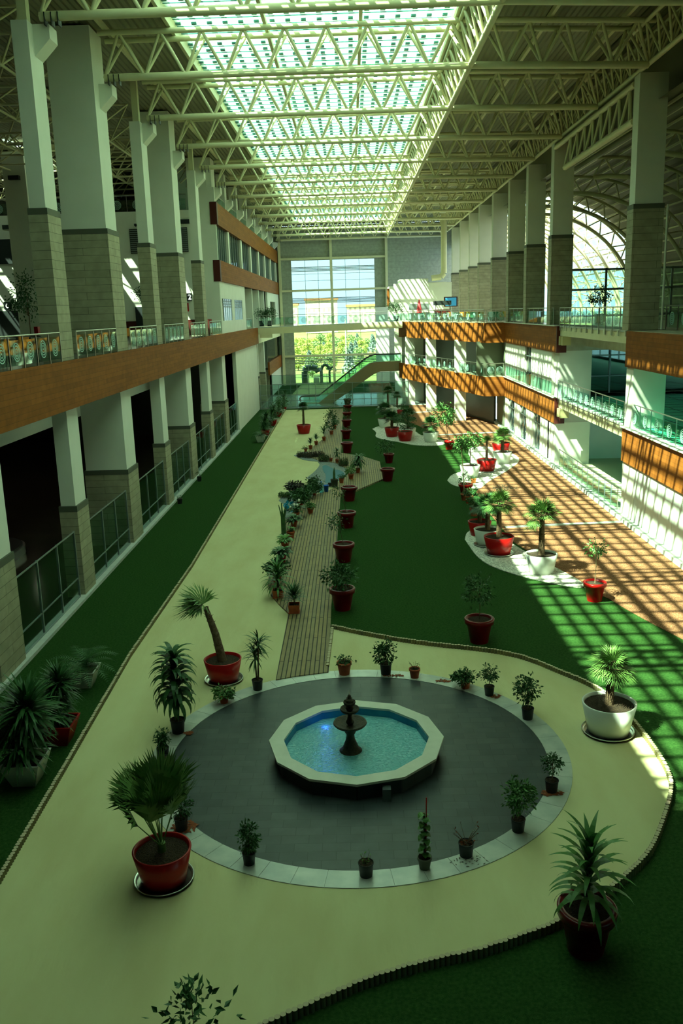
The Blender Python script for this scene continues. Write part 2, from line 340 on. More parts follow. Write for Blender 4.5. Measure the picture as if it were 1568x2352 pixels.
# curb, lower screens
st('trim_6', MB().box(-11.95, 8, 0, -11.42, 87.6, .13), CONC, 'concrete curb under the left glass screens')
def screen(label, P, Q, h, nposts, group, rails=(.95,), gl=GLST, post=.055, z0=0):
    P = Vector(P); Q = Vector(Q); t = thing('glass_screen', label, 'glass screen', (P.x, P.y, z0), group)
    p0 = MB().box(P.x-post/2-.02, P.y-post/2-.02, z0, P.x+post/2, P.y+post/2, h).build('post', FRAME, t)
    for i in range(1, nposts):
        c = p0.copy(); COL.objects.link(c); c.parent = t; v = (Q-P)*(i/(nposts-1)); c.location = (v.x, v.y, 0)
    for i in range(nposts-1):
        a = P+(Q-P)*(i/(nposts-1)); b = P+(Q-P)*((i+1)/(nposts-1))
        MB().beam((a.x, a.y, (h+z0)/2+.08), (b.x, b.y, (h+z0)/2+.08), .012, h-z0-.2).build('glass_pane', gl, t)
    MB().beam((P.x, P.y, h-.03), (Q.x, Q.y, h-.03), .04, .05).build('top_rail', FRAME, t)
    for z in rails: MB().beam((P.x, P.y, z), (Q.x, Q.y, z), .035, .05).build('mid_rail', FRAME, t)
    MB().beam((P.x, P.y, z0+.16), (Q.x, Q.y, z0+.16), .06, .07).build('bottom_rail', FRAME, t)
    return t
GAPS = []
for i in range(7):
    w0 = 1.05 if i % 2 == 0 else .78; w1 = .78 if i % 2 == 0 else 1.05
    y0 = YC[i]+w0; y1 = YC[i+1]-w1 if i < 6 else 87.2
    GAPS.append((y0, y1))
    screen('tall framed glass screen between left columns, %s from the viewer' % ORD[i], (-11.7, y0+.15), (-11.7, y1-.25), 2.97, 4, 'left glass screens')
st('wall_left', MB().box(-11.9, 87.5, 0, -11.55, 107.4, 8.2), WHITE)
# fascia & slab
st('floor', MB().box(-45, -8, 8.3, -11.45, 78, L2), mat('upper floor tiles', (.10, .10, .08), .2, c2=(.14, .14, .11), scale=2), 'upper level floor slab on the left')
st('floor', MB().box(-45, 78, 8.3, -11.45, 142, L2), WHITE)
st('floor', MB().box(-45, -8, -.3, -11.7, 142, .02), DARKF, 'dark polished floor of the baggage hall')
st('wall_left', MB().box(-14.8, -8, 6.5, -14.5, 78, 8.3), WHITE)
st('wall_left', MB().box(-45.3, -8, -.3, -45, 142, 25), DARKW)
fa = MB().box(-11.5, 8, 8.0, -11.3, 107.6, L2)
tag(fa.build('wood_fascia', WOOD), 'long wood panelled fascia under the left upper railing', 'fascia')
# lower hall contents: lamps, carousel
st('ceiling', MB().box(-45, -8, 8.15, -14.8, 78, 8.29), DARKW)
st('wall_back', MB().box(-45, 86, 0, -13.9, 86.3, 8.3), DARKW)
LAMPE = mat('lamp glow', (1, .85, .6), em=160)
lamp0 = None
for k, (x, y) in enumerate([(-20, 34), (-20, 40), (-20, 46), (-26, 36), (-26, 44), (-26, 52), (-19, 55), (-24, 62), (-18, 64), (-32, 48), (-17.5, 30)]):
    if lamp0 is None:
        lamp0 = thing('ceiling_downlight', 'small round downlight in the dark lower hall ceiling', 'ceiling light', (x, y, 8.1), 'lower hall downlights')
        MB().lathe([(.12, .05), (.12, -.02), (.09, -.02)], (x, y, 8.1), 12).build('rim', STEEL, lamp0)
        MB().lathe([(.09, .0), (.0, .0)], (x, y, 8.1), 12).build('lens', LAMPE, lamp0)
    else: dup(lamp0, (x, y, 8.1))
c = thing('baggage_carousel', 'oval baggage carousel with steel rim behind the left glass screens', 'baggage carousel', (-19, 33, 0))
mb = MB(); n = 40; P = []; 
def oval(a, b, n=40): return [((a-b)*(1 if cos(2*pi*i/n) > 0 else -1)+b*cos(2*pi*i/n), b*sin(2*pi*i/n)) for i in range(n)]
for r, z0, z1, nm, mt_ in ((0, .02, .42, 'rim', STEEL), (.12, .42, .5, 'belt', BLACK), (1.0, .5, .9, 'centre_hood', FRAME)):
    MB().prism([(-18.8+y*1.0, 38.5+x) for x, y in oval(5.5-r, 2.0-r)], z0, z1).build(nm, mt_, c)
# ------------------------------------------------------------------ railings
def annulus(mb, c, u, r0, r1, n=18):
    v = []
    for i in range(n):
        a = 2*pi*i/n
        for r in (r0, r1): v.append((c.x+u.x*r*cos(a), c.y+u.y*r*cos(a), c.z+r*sin(a)))
    mb.add(v, [(2*i, 2*i+1, (2*i+3) % (2*n), (2*i+2) % (2*n)) for i in range(n)])
def railing(label, P, Q, z, step=1.25, h=1.12, group='etched glass railings', rings=True, drop=0, name='glass_railing', sc=1):
    P = Vector(P).to_2d(); Q = Vector(Q).to_2d(); L = (Q-P).length; n = max(1, round(L/step)); u = (Q-P)/L
    t = thing(name, label, 'railing', (P.x, P.y, z), group)
    MB().tube((P.x, P.y, z+h), (Q.x, Q.y, z+h), .032, 8).build('handrail', STEEL, t)
    pm = MB().box(P.x-.02, P.y-.02, z-drop, P.x+.02, P.y+.02, z+h-.03).build('post', STEEL, t)
    g0 = None
    for i in range(n+1):
        v = u*(L*i/n)
        if i: c = pm.copy(); COL.objects.link(c); c.parent = t; c.location = (v.x, v.y, 0)
        if i < n:
            if g0 is None:
                a = P+u*.06; b = P+u*(L/n-.06); mb = MB().beam((a.x, a.y, z+.55), (b.x, b.y, z+.55), .012, .85)
                if rings:
                    mb.cur = 1; w = Vector((u.y, -u.x))*.012; m_ = (a+b)/2
                    for s_ in (1, -1):
                        cc = Vector((m_.x+w.x*s_, m_.y+w.y*s_, z+.57))
                        for r0, r1 in ((.29, .325), (.20, .235), (.11, .14), (0.0, .035)): annulus(mb, cc, u, r0*sc, r1*sc)
                g0 = mb.build('glass_panel', [GLS, ETCH], t)
            else: c = g0.copy(); COL.objects.link(c); c.parent = t; c.location = (v.x, v.y, 0)
    return t
for i in range(1, 6):
    y0, y1 = GAPS[i]
    if i == 1: railing('etched glass railing on the left upper level between first narrow and wide columns', (-11.42, y0+.1), (-11.42, y1-.5), L2)
    else: railing('etched glass railing on the left upper level, %s gap behind the near columns' % ORD[i-1], (-11.42, y0+.1), (-11.42, y1-.5), L2)
railing('nearest etched glass railing on the left upper level beside the picture edge', (-11.42, 24), (-11.42, YC[1]-1.2), L2)
# ------------------------------------------------------------------ left block
XB = -11.42
wl = MB()
wl.box(XB-.3, 79, L2, XB, 97, 14.4)
st('wall_left', MB().box(XB-.3, 78.6, L2, XB, 79.4, 14.4).box(XB-.3, 79.4, L2, XB, 96.9, 11.0).box(XB-.3, 79.4, 12.95, XB, 96.9, 14.4).box(XB-.3, 86.0, 11.0, XB, 87.8, 12.95).box(XB-.3, 94.2, 11, XB, 96.9, 12.95)
   .box(XB-.3, 123, L2, XB, 127, 14.4).box(XB-.3, 135.5, L2, XB, 142, 14.4).box(XB-.3, 127, 13.2, XB, 135.5, 14.4), WHITE, 'white upper wall of the left block')
st('wall_left', MB().box(-13.4, 78.4, L2, XB, 78.7, 22.2).box(-13.4, 78.4, 22.2, XB-.6, 78.7, 24.6), WHITE, 'white end wall of the left block')
for z0, z1, nm in ((19.15, 21.0, 'upper'), (14.4, 16.2, 'lower')):
    t = thing('wood_fascia', '%s wood panelled fascia band on the left block' % nm, 'fascia', (XB, 79, z0))
    MB().box(XB-.2, 79, z0, XB+.12, 142, z1).build('wood_panel', WOOD, t)
    MB().box(XB-.45, 78.35, z0, XB+.14, 79, z1).build('end_cap', MAROON, t)
for k in range(7):
    y = [86, 95.8, 104.7, 113.6, 121.8, 130.3, 139.4][k]
    tag(MB().box(XB-.5, y-.45, 16.2, XB+.02, y+.45, 19.15).build('window_pier', WHITE), 'white pier in the left block window band, %s from the viewer' % ORD[k], 'pier', 'window band piers')
ys = [79.2, 86, 95.8, 104.7, 113.6, 121.8, 130.3, 139.4]
for k in range(7):
    a, b = ys[k]+(.45 if k else 0), ys[k+1]-.45
    w = tag(MB().box(XB-.22, a, 16.2, XB-.2, b, 19.15).build('window_%d' % (k+1), GLDK), kind='structure')
    mb = MB()
    for j in range(1, 5): mb.box(XB-.24, a+(b-a)*j/5-.04, 16.2, XB-.12, a+(b-a)*j/5+.04, 19.15)
    f = mb.build('window_frame', FRAME); f.parent = w
st('wall_left', MB().box(-15, 79, 10, -14.8, 142, 24.5), mat('blinds grey', (.16, .20, .16), .8), None)
for k, (a, b) in enumerate(((79.4, 86), (87.8, 94.2))):
    w = tag(MB().box(XB-.2, a, 11, XB-.18, b, 12.95).build('window_%d' % (k+8), mat('glowing sky pane', (.7, .9, .95), em=1.6)), kind='structure')  # pane glows by its own emission, standing for bright sky
    mb = MB()
    for j in range(6): mb.box(XB-.2, a+(b-a)*j/5-.12, 11, XB-.05, a+(b-a)*j/5+.12, 12.95)
    for z in (12.2, 12.45, 12.7): mb.box(XB-.2, a, z, XB-.12, b, z+.08)
    f = mb.build('window_frame', FRAME); f.parent = w
w = tag(MB().box(XB-.2, 127, L2, XB-.18, 135.5, 13.2).build('window_10', GLDK), kind='structure')
for k, y in enumerate((104, 111.5, 118)):
    tag(MB().box(XB-.8, y-.25, L2, XB, y+.25, 14.4).build('pier', WHITE), 'slim white pier in the recess of the left block, %s from the viewer' % ORD[k], 'pier', 'recess piers')
railing('railing along the top of the left block below the roof', (XB-.4, 80), (XB-.4, 141), 21.0, 1.6, 1.0, rings=False)
railing('short railing in the recess of the left block', (XB-.1, 97.2), (XB-.1, 103.5), L2, 1.1)
# lower part beyond the plain wall
st('wall_left', MB().box(-14, 107.4, 0, -13.8, 142, 8.3).box(-11.8, 125, 0, -11.5, 142, 3.2), WHITE)
for k, y in enumerate((109, 117, 125.5, 134)):
    column('lower left column behind the far screen, %s from the viewer' % ORD[k], -12.6, -11.55, y-.5, y+.5, [('stone', 0, 3.85), ('shaft', 3.85, 8.3)], 'far lower columns')
tag(MB().box(-11.6, 121, 3.2, -11.35, 141.8, 5.0).build('wood_fascia', WOOD), 'small wood fascia low on the far left wall', 'fascia')
tag(MB().box(-11.6, 121, 5.0, -11.55, 141.8, 8.0).build('window_11', GLDK), kind='structure')
tag(MB().box(-11.5, 107.6, 8.0, -11.3, 142, L2).build('wood_fascia', CREAM), 'cream edge beam on the left beyond the footbridge', 'fascia')
# ------------------------------------------------------------------ back wall of left hall
st('wall_back', MB().box(-45, 76.6, L2, -13.3, 77, 20.2), WHITE, 'white back wall of the left upper hall')
st('wall_back', MB().box(-45, 76.8, 20.2, -13.3, 88, 20.25), DARKW)
st('baseboard_back', MB().box(-45, 76.5, L2, -12, 76.62, 11.2), MAROON)
st('wall_back', MB().box(-45, 88, 20.2, -15, 88.2, 25), DARKW)
railing('etched glass railing on top of the left back wall', (-32, 76.9), (-13.6, 76.9), 20.2, 1.7, 1.3, sc=1.1)
def onback(x0, z0, x1, z1, name, mt, lab, cat, d=.12): return tag(MB().box(x0, 76.6-d, z0, x1, 76.6, z1).build(name, mt), lab, cat)
onback(-34, 16.3, -28.3, 18.3, 'display_screen', BLACK, 'large black display panel on the left back wall', 'display')
for nm, lab, x0, x1 in (('door_1', 'dark doorway opening below number 6', -34, -28.3), ('door_2', 'dark doorway opening beside the potted tree', -18.5, -15.6)):
    tag(MB().box(x0, 76.4, L2, x1, 76.62, 12.4).build(nm, BLACK), lab, kind='structure')
def louvre(x0, x1, lab):
    t = thing('louvre_vent', lab, 'vent', (x0, 76.5, 16.8))
    MB().box(x0, 76.5, 16.8, x1, 76.6, 18.8).build('frame', mat('vent dark', (.05, .06, .05)), t)
    mb = MB()
    for i in range(12): mb.box(x0+.05, 76.42, 16.87+i*.16, x1-.05, 76.5, 16.95+i*.16)
    mb.build('slats', FRAME, t)
louvre(-18.5, -17.3, 'grey louvred vent on left back wall above the sun stripes')
louvre(-15.0, -13.6, 'grey louvred vent on left back wall near the block corner')
for x, lab in ((-29.2, 'left'), (-14.2, 'right')):
    onback(x, 19.1, x+.9, 19.45, 'air_grille', BLACK, 'small dark air grille high on the %s of the back wall' % lab, 'vent')
tag(MB().lathe([(0, -.15), (.14, -.05), (.14, .1)], (-17.9, 76.47, 19.1), 12).build('dome_camera', BLACK), 'small dark dome camera on the left back wall', 'camera')
def sign(x, z, s, txt, lab):
    t = thing('gate_sign', lab, 'sign', (x, 76.4, z))
    MB().box(x-s/2, 76.45, z-s/2, x+s/2, 76.6, z+s/2).build('sign_box', BLACK, t)
    cu = bpy.data.curves.new('t', 'FONT'); cu.body = txt; cu.size = s*.95; cu.align_x = 'CENTER'; cu.align_y = 'CENTER'; cu.extrude = .01; cu.offset = .015
    tmp = bpy.data.objects.new('t', cu); COL.objects.link(tmp); bpy.context.view_layer.update()
    me = bpy.data.meshes.new_from_object(tmp.evaluated_get(bpy.context.evaluated_depsgraph_get())); bpy.data.objects.remove(tmp)
    me.materials.clear(); me.materials.append(mat('lit sign white', (.9, .9, .9), em=.7))
    o = bpy.data.objects.new('number', me); COL.objects.link(o); o.parent = t; o.location = (0, .03, -.03); o.rotation_euler = (pi/2, 0, 0)
sign(-29.5, 12.85, .62, '6', 'black gate sign reading six above the left doorway')
sign(-13.9, 13.1, .62, '12', 'black gate sign reading twelve near the block corner')
onback(-14.3, 11.9, -13.9, 12.6, 'fire_box', RED, 'small red fire box under the number 12 sign', 'fire box')
t = thing('column', 'tall plain white column in the left hall behind the near columns', 'column', (-25, 70, L2))
MB().box(-26, 69.4, L2, -24.3, 71, 23.9).build('shaft', WHITE, t)
tag(MB().box(-25.5, 69.0, 21.9, -24.7, 69.4, 22.2).build('floodlight', BLACK), 'small black floodlight on the tall plain column', 'floodlight')
# left upper cafe row seen through the railing
ORANGE = mat('orange fabric', (.55, .20, .03), .7)
def chair(loc, rz, mt, lab, grp):
    t = thing('cafe_chair', lab, 'chair', loc, grp)
    MB().box(-.24, -.24, .42, .24, .24, .48).build('seat', mt, t)
    MB().box(-.24, .2, .48, .24, .25, .95).build('backrest', mt, t)
    for a in (-.21, .21):
        for b in (-.21, .21): MB().box(a-.018, b-.018, 0, a+.018, b+.018, .42).build('leg', STEEL, t)
    for ch in t.children: pass
    return t
_t = thing('tmp', None, None); bpy.data.objects.remove(_t)
def chair_at(x, y, z, rz, mt, lab, grp, cache={}):
    if mt.name not in cache:
        t = chair((0, 0, 0), 0, mt, lab, grp); cache[mt.name] = t
    else: t = dup(cache[mt.name], (0, 0, 0)); tag(t, lab, None, grp)
    t.location = (x, y, z); t.rotation_euler.z = rz; return t
k = 0
for y in [30.5, 33.5, 37, 39.5, 46.5, 49, 55, 58.5]:
    for dx in (0, 1.6):
        chair_at(-13.4-dx, y+random.uniform(-.2, .2), L2, random.uniform(-2, 2), ORANGE, 'orange cafe chair behind the left upper glass railing', 'left orange chairs')
for k, (y, lab) in enumerate(((31.5, 'beside the picture edge'), (38.5, 'between narrow and wide columns'), (47.5, 'behind the second gap'))):
    t = thing('cafe_counter', 'red topped display counter on the left upper level %s' % lab, 'counter', (-16, y, L2))
    MB().box(-16.6, y-1.8, L2, -15.4, y+1.8, L2+.8).build('base', WPOT, t)
    MB().box(-16.65, y-1.85, L2+.8, -15.35, y+1.85, L2+.86).build('top', STEEL, t)
    MB().box(-16.5, y-1.5, L2+.86, -16.3, y+1.5, L2+1.3).build('red_panel', RED, t)
# ------------------------------------------------------------------ right side
XR = 14.6
POL = [(XR, 62.9), (XR, 83.8), (12.7, 84.0), (6.0, 111.0)]
def fascia_poly(z0, z1, lab):
    t = thing('wood_fascia', lab, 'fascia', (XR, 62.9, z0)); P = POL
    for a, b in zip(P, P[1:]):
        MB().beam((a[0], a[1], (z0+z1)/2), (b[0], b[1], (z0+z1)/2), .18, z1-z0).build('wood_panel', WOOD, t)
    MB().box(XR-.1, 62.7, z0, XR+.6, 62.9, z1).build('end_cap', MAROON, t)
    MB().beam((POL[0][0]-.1, POL[0][1], z1+.02), (POL[1][0]-.1, POL[1][1], z1+.02), .3, .06).build('edge_strip', WHITE, t)
    return t
fascia_poly(3.15, 5.0, 'lower wood fascia of the far right balconies')
fascia_poly(8.2, 10.05, 'upper wood fascia of the far right balconies')
t = thing('wood_fascia', 'upper wood fascia of the near right block', 'fascia', (XR, 46.9, 8.2))
MB().box(XR-.1, 8, 8.2, XR+.1, 46.9, 10.05).build('wood_panel', WOOD, t)
t = thing('wood_fascia', 'lower wood fascia of the near right block', 'fascia', (XR, 46.9, 3.15))
MB().box(XR-.1, 8, 3.15, XR+.1, 46.9, 5.0).build('wood_panel', WOOD, t)
MB().box(XR-.25, 8, 5.0, XR+.3, 46.9, 5.06).build('edge_strip', WHITE, t)
# slabs
far = [(XR, 62.9), (XR, 83.8), (12.7, 84.0), (6.0, 111.0), (6.0, 124), (30, 124), (30, 62.9)]
far = [(x+.08, y) for x, y in far]
FLR = mat('pale upper floor', (.40, .38, .28), .25, c2=(.46, .44, .33), scale=2)
st('floor', MB().prism(far, 8.3, R2-.02), FLR, 'upper level floor on the far right')
st('floor', MB().prism(far, 3.2, L1-.04), FLR, 'first level floor on the far right')
st('floor', MB().box(XR+.1, -8, 8.3, 30, 46.9, R2-.02), FLR)
st('floor', MB().box(XR+.1, -8, 3.2, 30, 46.9, L1-.04), GREENF, 'green tinted floor inside the near right block')
st('floor', MB().box(XR+2.0, 46.9, 8.6, 30, 62.9, R2-.02), FLR)
gf = MB().box(XR+1.9, 46.9, 4.3, 30, 65, L1-.04)
st('floor', gf, GREENF)
mb = MB()
for k in range(12): mb.box(XR+2.2, 48+k*1.4, L1-.035, 29, 48.1+k*1.4, L1-.03)
for k in range(6): mb.box(XR+3+k*2.2, 47, L1-.035, XR+3.08+k*2.2, 64.8, L1-.03)
st('trim_20', mb, mat('dark floor joint', (.008, .05, .035), .4))
# bridges (decks) in the gap
def footbridge(z, lab, p=(XR+.1, 46.9), q=(XR+.1, 62.9), w=1.9, side=1):
    t = thing('footbridge', lab, 'footbridge', (p[0], p[1], z))
    MB().box(p[0], p[1], z-.12, p[0]+w, q[1], z).build('deck', CONC, t)
    for dx in (.15, w-.15): MB().beam((p[0]+dx, p[1], z-.42), (p[0]+dx, q[1], z-.42), .22, .6).build('edge_beam', CREAM, t)
    for i in range(12):
        y = p[1]+.7+i*(q[1]-p[1]-1.4)/11
        MB().box(p[0]-.06, y-.07, z-.35, p[0]+.05, y+.07, z-.05).build('post_bracket', STEEL, t)
    for y in (q[1]-.5, q[1]-1.3):
        MB().box(p[0]-.1, y-.15, z-1.35, p[0]+.5, y+.12, z-.75).build('bearing_bracket', mat('yellow steel', (.45, .42, .20), .5), t)
    return t
footbridge(R2, 'upper steel footbridge across the right hand gap')
footbridge(L1, 'lower steel footbridge across the right hand gap')
GR = 'right railings'
railing('etched glass railing on the upper right footbridge', (XR+.05, 47.2), (XR+.05, 62.6), R2, 1.4, 1.2, GR, drop=.35)
railing('etched glass railing on the lower right footbridge', (XR+.05, 47.2), (XR+.05, 62.6), L1, 1.4, 1.25, GR, drop=.35)
railing('etched glass railing at floor level in the right gap', (XR-.1, 47.2), (XR-.1, 61), .3, 1.2, 1.25, GR, rings=False)
railing('etched glass railing along lower balcony of near right block', (XR+.1, 26), (XR+.1, 46.4), L1, 1.7, 1.25, GR)
railing('etched glass railing along upper balcony of near right block', (XR+1.7, 28), (XR+1.7, 46.2), R2, 1.7, 1.2, GR)
railing('etched glass railing further back on the upper right level', (XR+5, 52.2), (XR+13, 52.2), R2, 1.2, 1.2, GR)
for z, nm in ((L1, 'lower'), (R2, 'upper')):
    railing('%s etched railing straight beside the right wall' % nm, (XR-.02, 64.2), (XR-.02, 83.5), z, 1.75, 1.2, GR, rings=False)
    railing('%s etched railing on the short return of the right balcony' % nm, (XR-.1, 83.95), (12.8, 84.1), z, .9, 1.2, GR)
    railing('%s etched railing along the slanting right balcony' % nm, (12.6, 84.3), (6.1, 110.8), z, 1.75, 1.2, GR)
st('trim_7', MB().box(XR-.35, 20, 0, XR+.1, 107, .24), CONC, 'concrete curb along the right wall')
# near block ground wall: white panels
mb = MB()
for k in range(16):
    y1 = 44.75-k*1.85
    mb.box(XR, y1-1.8, .24, XR+.12, y1, 3.15)
st('wall_right', mb, mat('white wall panel', (.62, .68, .62), .5))
st('wall_right', MB().box(XR+.12, 8, 0, XR+.2, 46.9, 3.2), BLACK)
mb = MB().box(XR, 45.75, L1, XR+1.7, 46.9, 8.3); tag(mb.build('column', WHITE), 'white square column on the lower balcony of the near right block', 'column')
mb = MB().box(XR, 44.8, 0, XR+.3, 46.9, 3.2); tag(mb.build('column', WHITE), 'white corner pier at floor level of near right block', 'column')
# gap: recess walls
st('wall_right', MB().box(XR+2.4, 65, 0, 30, 65.3, 4.3).box(XR, 62.9, 0, XR+2.5, 65.3, 3.2).box(XR+.2, 63, 5, XR+2.5, 65.3, 8.3), WHITE, 'white recess wall in the right gap')
st('wall_right', MB().box(XR+2.4, 65, 8.6, 30, 65.3, 10.0), WHITE)
st('floor', MB().box(XR, 46.9, -.3, 30, 65, .12), mat('beige floor', (.42, .44, .30), .6), 'beige floor of the right recess')
t = thing('glass_partition', 'dark glass partition with steel mullions on the first level of the gap', 'glass partition', (XR+2.5, 65, 5))
MB().box(XR+2.5, 65.1, L1, 30, 65.13, 8.6).build('glass_pane', GLDK, t)
for x in (XR+2.55, 19.0, 20.6, 23, 25.5): MB().box(x-.06, 65, L1, x+.06, 65.1, 8.6).build('mullion', FRAME, t)
for z in (6.3, 7.8): MB().box(XR+2.5, 65, z-.05, 30, 65.1, z+.05).build('transom', FRAME, t)
st('wall_right', MB().box(XR+2.5, 72, 5, 30, 72.2, 8.6), DARKW)
st('wall_right', MB().box(30, -8, -.3, 30.3, 145, .4).box(30, -8, 3.0, 30.3, 145, 5.3).box(30, -8, 8.2, 30.3, 145, 10.1), DARKW)
w = tag(MB().box(30.1, -8, .4, 30.12, 145, 3.0).box(30.1, -8, 5.3, 30.12, 145, 8.2).build('window_22', glass('added side glazing', (.62, .80, .74), .03)), 'long side windows added to let daylight into the right hand rooms', kind='structure')  # unseen glazing added so daylight brightens the rooms on the right
mb = MB()
for i in range(40):
    y = i*3.8; mb.box(30.05, y, .4, 30.18, y+.12, 3.0).box(30.05, y, 5.3, 30.18, y+.12, 8.2)
f = mb.build('window_frame', FRAME); f.parent = w
# block B ground + level1
mb = MB()
mb.box(XR, 64.9, 0, XR+.3, 68.0, 3.2).box(XR, 70.5, 0, XR+.3, 73.5, 3.2).box(XR, 76.5, 0, XR+.3, 79, 3.2).box(XR, 82.2, 0, XR+.3, 84, 3.2)
mb.box(XR, 64.5, 5, XR+.3, 72, 8.3).box(XR, 74.5, 5, XR+.3, 84, 8.3)
st('wall_right', mb, WHITE)
for k, (a, b, z0, z1) in enumerate(((68, 70.5, .25, 3.2), (73.5, 76.5, .25, 3.2), (79, 82.2, .25, 3.2), (72, 74.5, 5, 8.3))):
    w = tag(MB().box(XR+.15, a, z0, XR+.17, b, z1).build('window_%d' % (12+k), GLDK), kind='structure')
    f = MB().box(XR+.08, (a+b)/2-.04, z0, XR+.2, (a+b)/2+.04, z1).box(XR+.08, a, z1-.9, XR+.2, b, z1-.84).build('window_frame', FRAME); f.parent = w
st('wall_right', MB().box(XR+3, 66, 0, XR+3.2, 107, 8.3).box(XR+1.5, 84.5, 0, XR+3, 84.7, 8.3), DARKW)
# diagonal columns
D = Vector((6.0-12.7, 111-84)).normalized(); Nn = Vector((-D.y, D.x))
for k, (x, y) in enumerate([(11.2, 90.9), (9.0, 100.2), (7.1, 107.6)]):
    for z0, z1, nm in ((0, 3.2, 'floor level'), (5, 8.3, 'first level')):
        tag(MB().box(x-.55, y-.1, z0, x+.55, y+.9, z1).build('column', WHITE), 'square white %s column under the slanting balcony, %s from the viewer' % (nm, ORD[k]), 'column', 'balcony columns')
st('wall_right', MB().prism([(14.2, 88), (9.0, 111), (9.2, 111), (14.4, 88)], 0, 8.3), mat('dark green shop front', (.035, .05, .04), .35))
st('wall_right', MB().prism([(12.0, 85.0), (14.5, 85.0), (14.5, 85.2), (12.0, 85.2)], 5.05, 8.3).box(14.5, 84, 0, 14.7, 88, 8.3), mat('olive inner wall', (.12, .14, .09), .8))
st('wall_right', MB().box(6.3, 111, 0, 14, 111.3, 8.3), WHITE)
st('wall_right', MB().box(6.0, 123.8, 0, 14, 124, 15).box(3.9, 141, 0, 6, 141.5, 12), WHITE)
# upper right columns
for k, y in enumerate([46.45, 64.85, 73.9, 82.2, 91.5, 101, 109.2, 118.2, 127.5]):
    t = column('white column with tall stone cladding on the right upper level, %s from the viewer' % ORD[k], 14.45, 16.0, y, y+1.05, [('stone', R2 if k < 8 else R2, 16.25), ('shaft', 16.25, 22.5)], 'right hall columns')
tag(MB().tube((16.15, 46.4, R2), (16.15, 46.4, 16.3), .06).build('downpipe', WHITE), 'slim white pipe beside the nearest right column', 'pipe')
# food court on upper right
t = thing('kiosk', 'white walled kiosk block striped by sunlight at the far right', 'kiosk', (8, 125, R2))
MB().box(6.9, 124.2, R2, 10.8, 130, 15.6).build('tall_wall', WHITE, t)
MB().box(5.4, 124.2, R2, 6.9, 130, 14.7).build('low_wall', WHITE, t)
MB().box(5.2, 124.1, 12, 5.4, 128, 14.4).build('wood_end', WOOD, t)
MB().box(10.8, 124.6, R2, 13.4, 130, 15.1).build('side_wall', WHITE, t)
t = thing('air_duct', 'cream round air duct bending down behind the far kiosk', 'duct', (12.9, 123.5, 16))
MB().path([(12.9, 123.4, 24), (12.9, 123.4, 16.2), (12.5, 123.4, 15.7), (11.2, 123.4, 15.6)], [.4]*4, 12).build('pipe', CREAM, t)
cols_ = [ORANGE, mat('green seat', (.10, .26, .15)), WPOT, mat('yellow seat', (.6, .4, .08))]
names_ = ['orange', 'green', 'white', 'yellow']
k = 0
for i in range(26):
    f = i/26; x = 12.2-5.6*f+1.2+random.uniform(0, 3); y = 86+23*f+random.uniform(-.5, .5); j = i % 4
    chair_at(x, y, R2, random.uniform(-3, 3), cols_[j], names_[j]+' cafe chair on the right upper level behind the slanting railing', 'right %s cafe chairs' % names_[j])
def table(x, y, lab):
    t = thing('cafe_table', lab, 'table', (x, y, R2), 'round cafe tables')
    MB().lathe([(0, .74), (.45, .74), (.45, .70), (0, .70)], (x, y, R2), 20).build('tabletop', WPOT, t)
    MB().tube((x, y, R2+.03), (x, y, R2+.7), .04).build('pedestal', STEEL, t); MB().lathe([(.28, 0), (.25, .03), (0, .03)], (x, y, R2), 16).build('foot', STEEL, t)
for i, (x, y) in enumerate([(13, 88), (12.4, 92), (11.6, 96), (10.6, 100), (9.6, 104), (8.8, 108)]):
    table(x, y, 'round white cafe table on the right upper level, %s from the viewer' % ORD[i])
t = thing('parasol', 'closed red and white parasol by the far kiosk', 'parasol', (8.6, 112, R2))
MB().tube((8.6, 112, R2), (8.6, 112, R2+2.6), .03).build('pole', STEEL, t)
MB().lathe([(.05, 2.6), (.22, 1.9), (.35, 1.0), (.3, .95)], (8.6, 112, R2), 12).build('canopy', mat('pink red cloth', (.7, .06, .07), .7), t)
t = thing('information_screen', 'blue lit screen with red frame on the right upper level', 'screen', (12.6, 112, R2))
MB().box(11.7, 112, R2+1.6, 13.4, 112.15, R2+2.8).build('frame', MAROON, t); MB().box(11.85, 111.97, R2+1.7, 13.25, 112, R2+2.7).build('display', mat('screen blue', (.05, .3, .5), em=.6), t)
MB().box(12.5, 112, R2, 12.6, 112.1, R2+1.6).build('stand', FRAME, t)
t = thing('buffet_counter', 'steel fronted buffet counter on the right upper level', 'counter', (9.5, 116, R2))
MB().box(7.6, 115.5, R2, 10.2, 116.6, R2+1.0).build('base', STEEL, t); MB().box(7.6, 115.6, R2+1.3, 10.2, 116.5, R2+2.1).build('canopy', FRAME, t)
for q in (7.7, 10.05): MB().box(q, 116, R2+1, q+.06, 116.1, R2+1.3).build('support', STEEL, t)
t = thing('dark_kiosk', 'dark drinks kiosk with red base beside the blue screen', 'kiosk', (10.9, 108, R2))
MB().box(10.2, 107.5, R2, 12.0, 109, R2+1.3).build('base', MAROON, t); MB().box(10.1, 107.4, R2+1.8, 12.1, 109.1, R2+2.3).build('roof', BLACK, t)
for q in (10.2, 11.9): MB().box(q, 107.5, R2+1.3, q+.08, 107.6, R2+1.8).build('post', BLACK, t)
tag(MB().box(16.6, 40, R2, 17.6, 44, R2+.75).build('red_bench', RED), 'red bench behind the near right upper railing', 'bench')
